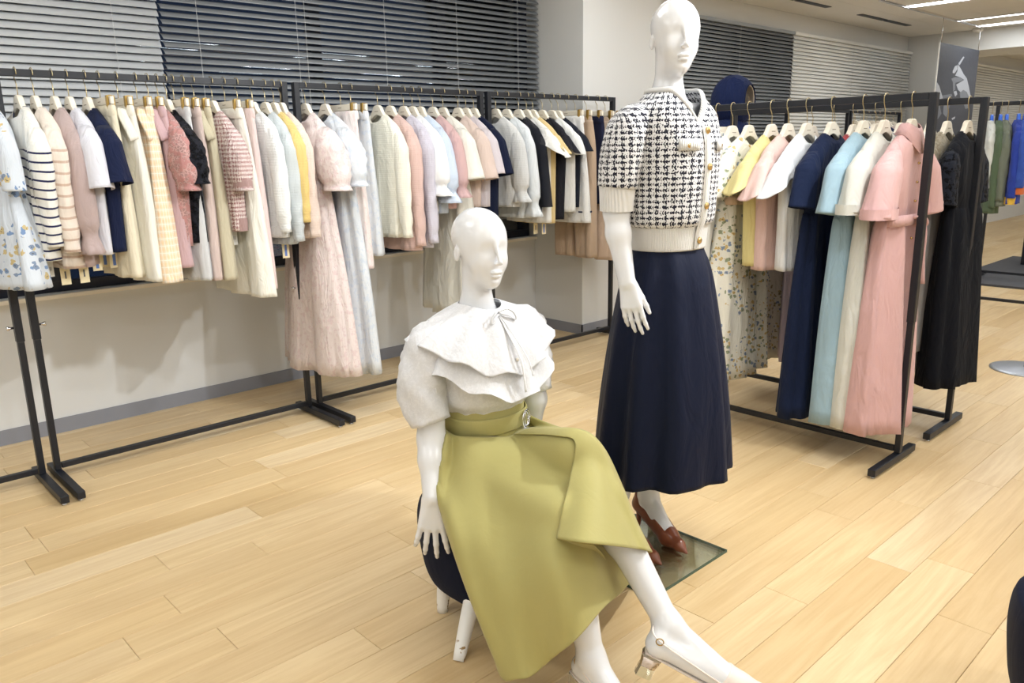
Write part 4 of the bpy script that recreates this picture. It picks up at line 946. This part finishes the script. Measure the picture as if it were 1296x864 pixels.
# --- seated: blouse
OG = fabric((246, 246, 249), 'organza', None, .6, .16, 1, .3); BW = fabric((246, 246, 249), 'organza', None, .7, .04, 1, .3)
bl = thing('ruffle_blouse', 'white organza blouse with two tier ruffled collar on the seated mannequin', 'blouse', (TX_, TY_, .58))
dn = lambda G: np.asarray(G)-np.array([0, 0, .58])
keys = [(.110, .088, .095, .60), (.122, .096, .105, .640), (.149, .105, .127, .675), (.160, .106, .134, .74), (.160, .098, .122, .81), (.148, .080, .100, .865), (.100, .068, .080, .905), (.066, .060, .066, .930, -.012)]
solid(mobj('body', *gridmesh(dn(wavy(crom([ring2(*k, mode='u') if len(k) == 5 else ring2(*k) for k in keys], 40)[::-1], .003, 12)[::-1])), BW, bl), .002)
def tier(keys, amp, nf, ph):
    G = crom([ring2(*k, mode='u') for k in keys], 22); m = len(G); t = np.linspace(0, 1, m)[:, None]; th = np.arange(64)/64*2*PI
    G = wavy(G, amp, nf, ph, 1.0); G[..., 2] += amp*.7*t**1.3*np.cos(nf*th+ph)[None]; return G
solid(mobj('collar_tier', *gridmesh(dn(tier([(.060, .056, .062, .936, -.014, 1), (.110, .085, .100, .914, -.03, 1), (.180, .105, .140, .886, -.075, 1), (.235, .120, .165, .852, -.095, 1)], .015, 11, .5))), OG, bl), .0015)
solid(mobj('collar_tier', *gridmesh(dn(tier([(.100, .080, .098, .906, -.03, 1), (.170, .105, .140, .870, -.085, 1), (.205, .120, .165, .815, -.100, 1), (.222, .130, .180, .785, -.095, 1)], .015, 10, 1.7))), OG, bl), .0015)
for s in (-1, 1):
    P = [(s*.110, .006, .850), (s*.165, .010, .840), (s*.192, .010, .79), (s*.208, .008, .72), (s*.213, .004, .635) if s > 0 else (EL[0]-TX_, EL[1]-TY_, .635)]
    so = mobj('sleeve', *gridmesh(dn(arm_tube(P, [.045, .060, .068, .064, .068, .064, .056], wr=.06))), OG, bl); solid(so, .0015)
    for t_ in (.6, 2.6, 4.4):
        L_ = [np.array([P[1][0]+.060*math.cos(t_)*(.8+.2*math.sin(i*.5)), P[1][1]+.064*math.sin(t_), .84-i*.011])+np.array([s*min(.028, i*.003), 0, 0])+np.array([.003*math.cos(i*2.3), .003*math.sin(i*2.3), 0]) for i in range(19)]
        mobj('ruched_seam', *tube(dn(L_), .0028, 6), BW, so)
# bow and placket buttons
by = -.066
bo = mobj('neck_bow', *join([tube(crom([(0, by-.012, .335), (s*.018, by-.03, .345), (s*.040, by-.034, .33), (s*.045, by-.034, .312), (s*.025, by-.028, .325), (0, by-.014, .333)], 20), .0045, 6, True, .35) for s in (-1, 1)]+
          [tube(crom([(0, by-.012, .333), (.006*s+.004, by-.05, .29), (.012*s+.008, by-.105, .22), (.014*s+.014, by-.118, .15+.02*s)], 16), .005, 6, True, .3) for s in (-1, 1)]), BW, bl)
for z in (.30, .215, .15, .10):
    g = np.array([0, -.150 if z < .22 else -.10, z]); mobj('button', *tube([g, g+[0, -.004, 0]], .005, 10), M['pearl'], bl)

# --- seated: olive skirt laid over the crossed legs (control net of photo directions at body depths)
OL = fabric((186, 176, 100), 'plain', None, .62, 0, 1, .06)
cols = [
 [(564, 543, 1.665), (563, 600, 1.60), (565, 660, 1.49), (586, 735, 1.40), (609, 795, 1.34), (630, 846, 1.29)],
 [(578, 551, 1.60), (584, 612, 1.52), (598, 680, 1.40), (619, 750, 1.32), (640, 812, 1.26), (658, 858, 1.21)],
 [(598, 553, 1.565), (618, 612, 1.46), (636, 680, 1.34), (654, 745, 1.25), (674, 802, 1.20), (690, 842, 1.17)],
 [(622, 553, 1.555), (652, 592, 1.42), (675, 645, 1.29), (697, 705, 1.17), (713, 760, 1.12), (728, 808, 1.09)],
 [(645, 552, 1.56), (684, 570, 1.42), (712, 615, 1.28), (734, 675, 1.18), (750, 728, 1.13), (766, 768, 1.10)],
 [(662, 545, 1.58), (708, 544, 1.44), (733, 590, 1.33), (756, 650, 1.29), (774, 700, 1.25), (792, 742, 1.21)],
 [(675, 540, 1.62), (722, 546, 1.49), (752, 600, 1.41), (772, 650, 1.39), (785, 690, 1.40), (803, 722, 1.42)]]
net = [[PY(*p) for p in c] for c in cols]
net += [[(1.555, 1.69, .62), (1.60, 1.69, .53), (1.63, 1.62, .42), (1.64, 1.56, .34), (1.65, 1.53, .28), (1.66, 1.50, .20)],
        [(1.50, 1.75, .60), (1.54, 1.82, .49), (1.56, 1.80, .41), (1.56, 1.74, .395), (1.56, 1.68, .392), (1.56, 1.62, .39)],
        [(1.437, 1.77, .60), (1.437, 1.86, .49), (1.437, 1.85, .41), (1.43, 1.76, .398), (1.42, 1.66, .394), (1.41, 1.56, .392)],
        [(1.36, 1.745, .60), (1.325, 1.77, .52), (1.30, 1.74, .45), (1.285, 1.66, .40), (1.27, 1.56, .36), (1.24, 1.46, .30)]]
net = np.array(net, float)
CN = np.concatenate([net[-2:], net, net[:3]])
k = len(net); cc = crom(CN, (len(CN)-1)*10+1)[20:20+10*k]
G = np.swapaxes(crom(np.swapaxes(cc, 0, 1), 60), 0, 1); G = np.swapaxes(G, 0, 1)
us = np.arange(10*k)/10.0; ts = np.linspace(0, 1, 60)[:, None]
fw = np.exp(-((us-2.6)/2.6)**2)[None]
G = np.array(G); Gd = (np.array([0, 0, 1.0])-np.array([TX_, 1.3, .2])); 
tocam = -G/np.linalg.norm(G-np.array([0, 0, CZ]), axis=2, keepdims=True); tocam[..., 2] = .2
G = G+tocam*(.013*ts**.9*fw*np.cos(us*3.6+ts*1.6))[..., None]
def push_out(G, gap):
    G = np.array(G, float); sh = G.shape; P = G.reshape(-1, 3); c = np.array([0, 0, CZ]); v = (c-P)/np.linalg.norm(c-P, axis=1)[:, None]
    for _ in range(14):
        d = TB.field(P.astype(np.float32), P.min(0)-.3, P.max(0)+.3); m = np.maximum(0, gap-d); P = P+v*m[:, None]
    return P.reshape(sh)
def relax(G, n, w=.5, lo=.25):
    for _ in range(n):
        A = G.copy(); A[1:-1] = (G[:-2]+G[2:]+np.roll(G, 1, 1)[1:-1]+np.roll(G, -1, 1)[1:-1])/4; G = G*(1-w)+A*w
    return G
nb = G[:, 70:].copy(); G = push_out(G, .012); G[:, 72:] = nb[:, 2:]; G = relax(G, 8); G = push_out(G, .010); G = relax(G, 3); G = push_out(G, .006); G = relax(G, 1, .4)
os_ = thing('midi_skirt', 'olive yellow belted midi skirt on the seated mannequin', 'skirt', (TX_, TY_, .38))
def dnk(V): return np.asarray(V)-np.array([TX_, TY_, .38])
solid(mobj('skirt_panel', *gridmesh(dnk(G)), OL, os_), .0025)
fl_ = [
 [(650, 549, 1.54), (706, 551, 1.40), (728, 560, 1.31), (722, 600, 1.25), (713, 640, 1.21), (704, 681, 1.17)],
 [(658, 545, 1.545), (718, 543, 1.39), (740, 556, 1.29), (744, 600, 1.21), (742, 640, 1.15), (738, 686, 1.09)],
 [(664, 543, 1.555), (726, 541, 1.40), (752, 556, 1.30), (764, 600, 1.20), (770, 642, 1.13), (776, 690, 1.06)],
 [(670, 541, 1.575), (734, 543, 1.42), (762, 562, 1.33), (782, 605, 1.24), (795, 648, 1.16), (806, 694, 1.08)],
 [(675, 540, 1.60), (738, 548, 1.45), (766, 572, 1.38), (788, 615, 1.32), (806, 658, 1.25), (826, 698, 1.16)],
 [(680, 541, 1.64), (738, 556, 1.48), (766, 585, 1.43), (785, 625, 1.38), (800, 665, 1.34), (812, 700, 1.30)]]
fn = np.array([[PY(*p) for p in c] for c in fl_]); fn = crom(fn, 41); fn = np.swapaxes(crom(np.swapaxes(fn, 0, 1), 40), 0, 1)
fn = push_out(fn, .020); A_ = fn.copy(); A_[1:-1, 1:-1] = (fn[:-2, 1:-1]+fn[2:, 1:-1]+fn[1:-1, :-2]+fn[1:-1, 2:])/4; fn = push_out(A_, .016); solid(mobj('knee_fold', *gridmesh(dnk(fn), False), OL, os_), .0025)
# tucked fold between the legs
tk = [[(704, 681, 1.18), (722, 700, 1.20), (738, 716, 1.215), (748, 738, 1.21)], [(728, 686, 1.14), (745, 700, 1.17), (756, 716, 1.20), (758, 742, 1.21)], [(752, 690, 1.13), (765, 704, 1.18), (770, 722, 1.22), (766, 745, 1.24)]]
tn = np.array([[PY(*p) for p in c] for c in tk]); tn = crom(tn, 21); tn = np.swapaxes(crom(np.swapaxes(tn, 0, 1), 20), 0, 1)
solid(mobj('tucked_fold', *gridmesh(dnk(tn), False), OL, os_), .0025)
bk = [ring2(.126, .100, .108, .560), ring2(.128, .102, .111, .570), ring2(.125, .100, .108, .60), ring2(.121, .097, .104, .645), ring2(.117, .093, .099, .652)]
bt = mobj('waistband', *gridmesh(dnk(placed(np.array(bk), (TX_, TY_)))), OL, os_); solid(bt, .003, 1)
bk = [ring2(.131, .105, .114, .580), ring2(.133, .107, .117, .584), ring2(.131, .106, .115, .622), ring2(.128, .104, .113, .626)]
bb = mobj('belt', *gridmesh(dnk(placed(np.array(bk), (TX_, TY_)))), OL, os_); solid(bb, .003, 1)
for dx in (0, .010):
    t_ = np.linspace(0, 2*PI, 25); c_ = np.array([.060+dx, -.114+dx*.4, .603-.38])
    mobj('buckle_ring', *tube([c_+[.016*math.cos(u), -.004+.006*math.cos(u), .024*math.sin(u)] for u in t_], .0026, 8), M['chrome'], bb)

# ------------------------------------------------------------------ stool, glass plate, shoes
VEL = fabric((10, 18, 44), 'plain', None, .9, 0, 1, .1)
q = N('chipped_white_paint'); nz = q.noise(q.obj(), 45, 4, .7); zc = q.xyz(q.obj())[2]
chip = q.math('MULTIPLY', q.math('GREATER_THAN', nz, .60), q.math('LESS_THAN', zc, .055)); q.base(Base_Color=q.mix(chip, lin((238, 236, 232)), lin((150, 120, 76))), Roughness=.45); CHP = q.m
def stool(label, x, y, rz, R=.195, feet=None):
    t = thing('upholstered_stool', label, 'stool', (x, y, 0), rz, 'navy stools')
    n = 48; a = np.arange(n)/n*2*PI
    prof = [(.10, .095), (.55, .080), (.80, .098), (.93, .155), (1.0, .25), (1.01, .31), (.985, .35), (.90, .372), (.5, .378), (.05, .379)]
    G = crom([np.stack([R*r*spow(np.cos(a), .72), R*r*spow(np.sin(a), .72), z+0*a], 1) for r, z in prof], 40)
    mobj('seat', *gridmesh(G, True, True, True), VEL, t)
    for fx, fy_ in feet or ((-.18, -.14), (-.18, .14), (.18, -.14), (.18, .14)):
        k_ = min(1.0, .14/math.hypot(fx, fy_)); L = [(fx*k_*.9, fy_*k_*.9, .165), (fx*(k_+1)*.5, fy_*(k_+1)*.5, .08), (fx, fy_, 0.0)]
        mobj('leg', *tube(crom(L, 8), np.linspace(.028, .016, 8), 14), CHP, t)
    return t
stool('navy velvet stool with chipped white legs under the seated mannequin', 1.425, 1.62, 0, .198, ((-.245, -.125), (-.125, .095), (.10, -.16), (.16, .12)))
pb = PZ(1292, 846, .25); stool('navy velvet stool cut off by the picture edge', pb[0]+.2*.73, pb[1]-.2*.69, .4)
pl = mobj('glass_plate', *box(1.80, 2.212, 1.308, 1.70, 0.0004, .0095), M['sheet'], smooth=False)
pe = mobj('polished_edge', *join([box(1.80, 2.212, 1.306, 1.308, .0004, .0095), box(2.212, 2.214, 1.306, 1.70, .0004, .0095), box(1.80, 2.212, 1.70, 1.702, .0004, .0095), box(1.798, 1.80, 1.306, 1.702, .0004, .0095)]), plain('green_glass_edge', (58, 84, 74), .1), pl, False)
tag(pl, 'square clear glass base plate under the standing mannequin', 'base plate')
rd = mobj('support_rod', *tube([a_ for a_ in ((OX-.098, OY+.150, .0096), (OX-.094, OY+.145, .2), (OX-.086, OY+.105, .40))], .006, 10), M['chrome'], mt)
rd.location = (-OX, -OY, -.012)
BRN = plain('brown_leather', (120, 66, 44), .32); NUD = plain('pale_nude_leather', (226, 214, 204), .4); INS = plain('shoe_sole', (96, 62, 46), .6)
def pump(label, grp, Fp, mat, heelz, slim=True, sling=False, up=(0, 0, 1)):
    ank, he, ba, to = [np.array(p, float) for p in Fp]; u = to-he; u[2] = 0; u /= np.linalg.norm(u)
    B = Body(); tip = to+u*.035+np.array([0, 0, -.012])
    B.add(rcone(he, ba, .0315, .0330), .01); B.add(rcone(ank*.35+ba*.65, ba, .0315, .0315), .01); B.add(rcone(ba, to, .0325, .020), .015); B.add(rcone(to, tip, .018, .006), .015); B.add(rcone(he+[0, 0, .06]+(ank-he)*[.6, .6, 0], he, .034, .0315), .01)
    if sling: p0 = ba-(ba-he)*.22; nn = -(to-he)/np.linalg.norm(to-he)+np.array([0, 0, .35]); nn /= np.linalg.norm(nn)
    else:
        p0 = ba+np.array([0, 0, .034])-u*.008; p1 = he+np.array([0, 0, .060])-u*.03; w = p1-p0; w /= np.linalg.norm(w); sd = np.cross(w, [0, 0, 1]); nn = np.cross(sd, w); nn /= np.linalg.norm(nn)
        if nn[2] < 0: nn = -nn
    f32 = lambda v: np.asarray(v, np.float32); pv = ba+u*.004
    cut = (lambda P, d: smax(d, (P-f32(p0))@f32(nn), .003)) if sling else (lambda P, d: smax(d, np.minimum((P-f32(p0))@f32(nn), -((P-f32(pv))@f32(u))), .003))
    pts = np.stack([he, ba, to, tip]); lo = pts.min(0)-.045; hi = pts.max(0)+.055
    V, Fq = B.mesh(lo, hi, .0028, cut)
    base = np.array([he[0], he[1], 0.0 if not sling else lo[2]])
    t = thing('high_heel_shoe', label, 'shoe', tuple(base), 0, grp)
    mobj('upper', V-base, Fq, mat, t)
    hb = he+np.array([0, 0, -.020])-u*.010
    if heelz is not None:
        mobj('heel', *tube(crom([hb-base, hb*[1, 1, .5]+np.array([0, 0, heelz*.5])-base-u*.003*0, np.array([hb[0], hb[1], heelz])-u*.004-base], 8), np.linspace(.014, .0055, 8), 12), mat, t)
    return t, base, (ank, he, ba, to, u)
pump('brown leather pointed pump on the glass plate below the navy skirt', 'brown pumps', FL, BRN, .010)
pump('brown leather pointed pump half hidden behind the seated mannequin', 'brown pumps', FR, BRN, .010)
for Fp, lb, fl_on in ((GL, 'pale nude slingback shoe with clear heel on the raised foot', False), (GRt, 'pale nude slingback shoe with clear heel on the foot set down', True)):
    t, base, (ank, he, ba, to, u) = pump(lb, 'nude slingback shoes', Fp, NUD, None, True, True)
    sd = np.cross(u, [0, 0, 1]); sd /= np.linalg.norm(sd); fd = (to-he)/np.linalg.norm(to-he); dn_ = np.cross(fd, sd); dn_ = dn_ if dn_[2] < 0 else -dn_
    loop = [ba-fd*.03+sd*.030-dn_*.004, (he+ba)/2+sd*.031-dn_*.012, he+sd*.026-dn_*.026-fd*.004, he-fd*.026-dn_*.032, he-sd*.026-dn_*.026-fd*.004, (he+ba)/2-sd*.031-dn_*.012, ba-fd*.03-sd*.030-dn_*.004]
    mobj('sling_strap', *tube(crom(np.array(loop)-base, 40), .0042, 8, True, .4), NUD, t)
    c_ = np.array(loop[2])-base; mobj('buckle', *tube([c_+.009*(math.cos(v)*fd+math.sin(v)*dn_)+sd*.003 for v in np.linspace(0, 2*PI, 17)], .0015, 6), M['gold'], t)
    ins = [he-base+dn_*.030-fd*.02, he-base+dn_*.031+fd*.02, (he+ba)/2-base+dn_*.031, ba-base+dn_*.030]
    mobj('insole', *tube(crom(ins, 12), np.linspace(.024, .029, 12), 14, True, .14), NUD, t)
    h0 = he-base+dn_*.035; hl = max(.02, min(.060, (he[2]-.036))) if fl_on else .058; sq = lambda c, r: [c+sd*r*a1+fd*r*a2 for a1, a2 in ((1, 1), (.4, 1.25), (-.4, 1.25), (-1, 1), (-1, -1), (-.4, -1.25), (.4, -1.25), (1, -1))]
    mobj('clear_heel', *gridmesh(np.array([sq(h0, .021), sq(h0+dn_*hl*.5, .0165), sq(h0+dn_*hl, .018)]), True, True, True), M['clear'], t, False)

# ------------------------------------------------------------------ photo banner, hooded coat, far floor
YBN = 3.4165
bn = thing('photo_banner', 'dark grey hanging banner with a black and white photograph of a hand holding a cigarette', 'banner', (10.235, YBN, .9))
lb_ = lambda P: np.array(P)-np.array([10.235, YBN, .9])
bg = plain('banner_dark_print', (66, 69, 78), .5); lg = plain('banner_light_print', (176, 180, 188), .5); mg = plain('banner_mid_print', (120, 124, 132), .5)
mobj('board', *box(9.61-10.235, 10.86-10.235, -.005, .005, 0, 1.492), bg, bn, False)
mobj('edge', *box(9.598-10.235, 9.609-10.235, -.006, .006, 0, 1.494), M['paperw'], bn, False)
for dx in (.03, 1.22): mobj('wire', *tube(lb_([(9.61+dx, YBN, 2.392), (9.61+dx, YBN, CEIL-.021)]), .004, 6), M['chrome'], bn)
shapes = [([(225, 222), (246, 255), (264, 290), (286, 320), (301, 380), (312, 440), (285, 446), (250, 420), (226, 398), (214, 362), (238, 348), (268, 330), (240, 312), (206, 300), (222, 270)], lg),
          ([(190, 268), (205, 236), (222, 230), (220, 258), (203, 284), (189, 284)], lg), ([(180, 322), (205, 311), (238, 313), (262, 330), (236, 342), (208, 350), (206, 400), (192, 408), (190, 345)], mg),
          ([(228, 218), (262, 170), (269, 175), (237, 230)], lg), ([(236, 420), (262, 398), (286, 412), (300, 450), (270, 470), (240, 452)], mg), ([(195, 410), (214, 404), (220, 428), (206, 446)], lg),
          ([(106, 438), (182, 426), (187, 440), (150, 452), (110, 458)], mg), ([(80, 345), (98, 372), (122, 456), (96, 462), (74, 408)], lg), ([(128, 500), (172, 498), (160, 540), (146, 585), (122, 560)], mg),
          ([(182, 592), (206, 580), (203, 594), (186, 604)], lg), ([(72, 520), (100, 505), (112, 560), (86, 600)], mg), ([(255, 470), (292, 462), (300, 520), (276, 530)], mg)]
for k, (sp, m) in enumerate(shapes):
    P = lb_([PY(1170+x/5.4, 40+y/5.4, YBN) for x, y in sp]); mobj('print_shape', [(p[0], -.0056-.0001*k, p[2]) for p in P], [tuple(range(len(P)))], m, bn, False)
hc = PX(928, 124, 5.0)
ht = thing('hooded_coat', 'navy hooded coat with cream lined hood on a stand behind the floor rails', 'coat', (hc[0], hc[1], 0))
NVY = fabric((18, 34, 78), 'plain', None, .8); CRM = fabric((222, 208, 190))
def hood(r, m, nm, z0):
    G = []; op = rotz(math.radians(6))
    for t_ in np.linspace(.62, PI, 20):
        rr, yy = math.sin(t_), -math.cos(t_)
        G.append([op@np.array([r*1.0*rr*math.cos(a_), r*1.12*yy, r*1.25*rr*math.sin(a_)])+np.array([0, 0, z0]) for a_ in np.arange(32)/32*2*PI])
    return solid(mobj(nm, *gridmesh(G), m, ht), .004)
hood(.135, NVY, 'hood', hc[2]-.02); hood(.126, CRM, 'hood_lining', hc[2]-.02)
Gc = crom([ring(.07, .07, hc[2]-.13, 1), ring(.13, .09, hc[2]-.17, 1), ring(.20, .11, hc[2]-.24, 1), ring(.22, .13, hc[2]-.45, 1), ring(.26, .17, .78, 1)], 30)
solid(mobj('coat_body', *gridmesh(Gc), NVY, ht), .003)
for s in (-1, 1): solid(mobj('sleeve', *gridmesh(arm_tube([(s*.17, 0, hc[2]-.22), (s*.22, 0, hc[2]-.27), (s*.26, .0, hc[2]-.5), (s*.27, -.02, hc[2]-.78)], [.03, .06, .062, .055, .05])), NVY, ht), .003)
mobj('stand_pole', *tube([(0, 0, .012), (0, 0, hc[2]-.1)], .014, 12), M['chrome'], ht)
mobj('stand_base', *gridmesh([[(r*math.cos(a_), r*math.sin(a_), z) for a_ in np.arange(32)/32*2*PI] for r, z in ((.15, 0), (.15, .008), (.02, .014))], True, True, True), M['chrome'], ht)
tag(mobj('display_platform', *box(8.45, 10.75, .9, 2.76, 0, .02), plain('dark_grey_mat', (62, 64, 70), .6), smooth=False), 'low dark grey display platform under the far rail', 'platform')
tag(bevel(mobj('plinth', *box(10.05, 10.5, 2.05, 2.5, .0202, .40), M['black'], smooth=False), .006), 'black box plinth on the dark display platform', 'plinth')
ds = thing('display_stand', 'round chrome stand base on the floor beyond the black lace dress', 'stand', (5.43, 1.25, 0))
mobj('base_disc', *gridmesh([[(r*math.cos(a_), r*math.sin(a_), z) for a_ in np.arange(48)/48*2*PI] for r, z in ((.19, 0), (.19, .006), (.17, .010), (.02, .016))], True, True, True), plain('brushed_steel', (190, 196, 206), .35, .9), ds)
mobj('pole', *tube([(0, 0, .014), (0, 0, 1.35)], .012, 12), M['chrome'], ds)
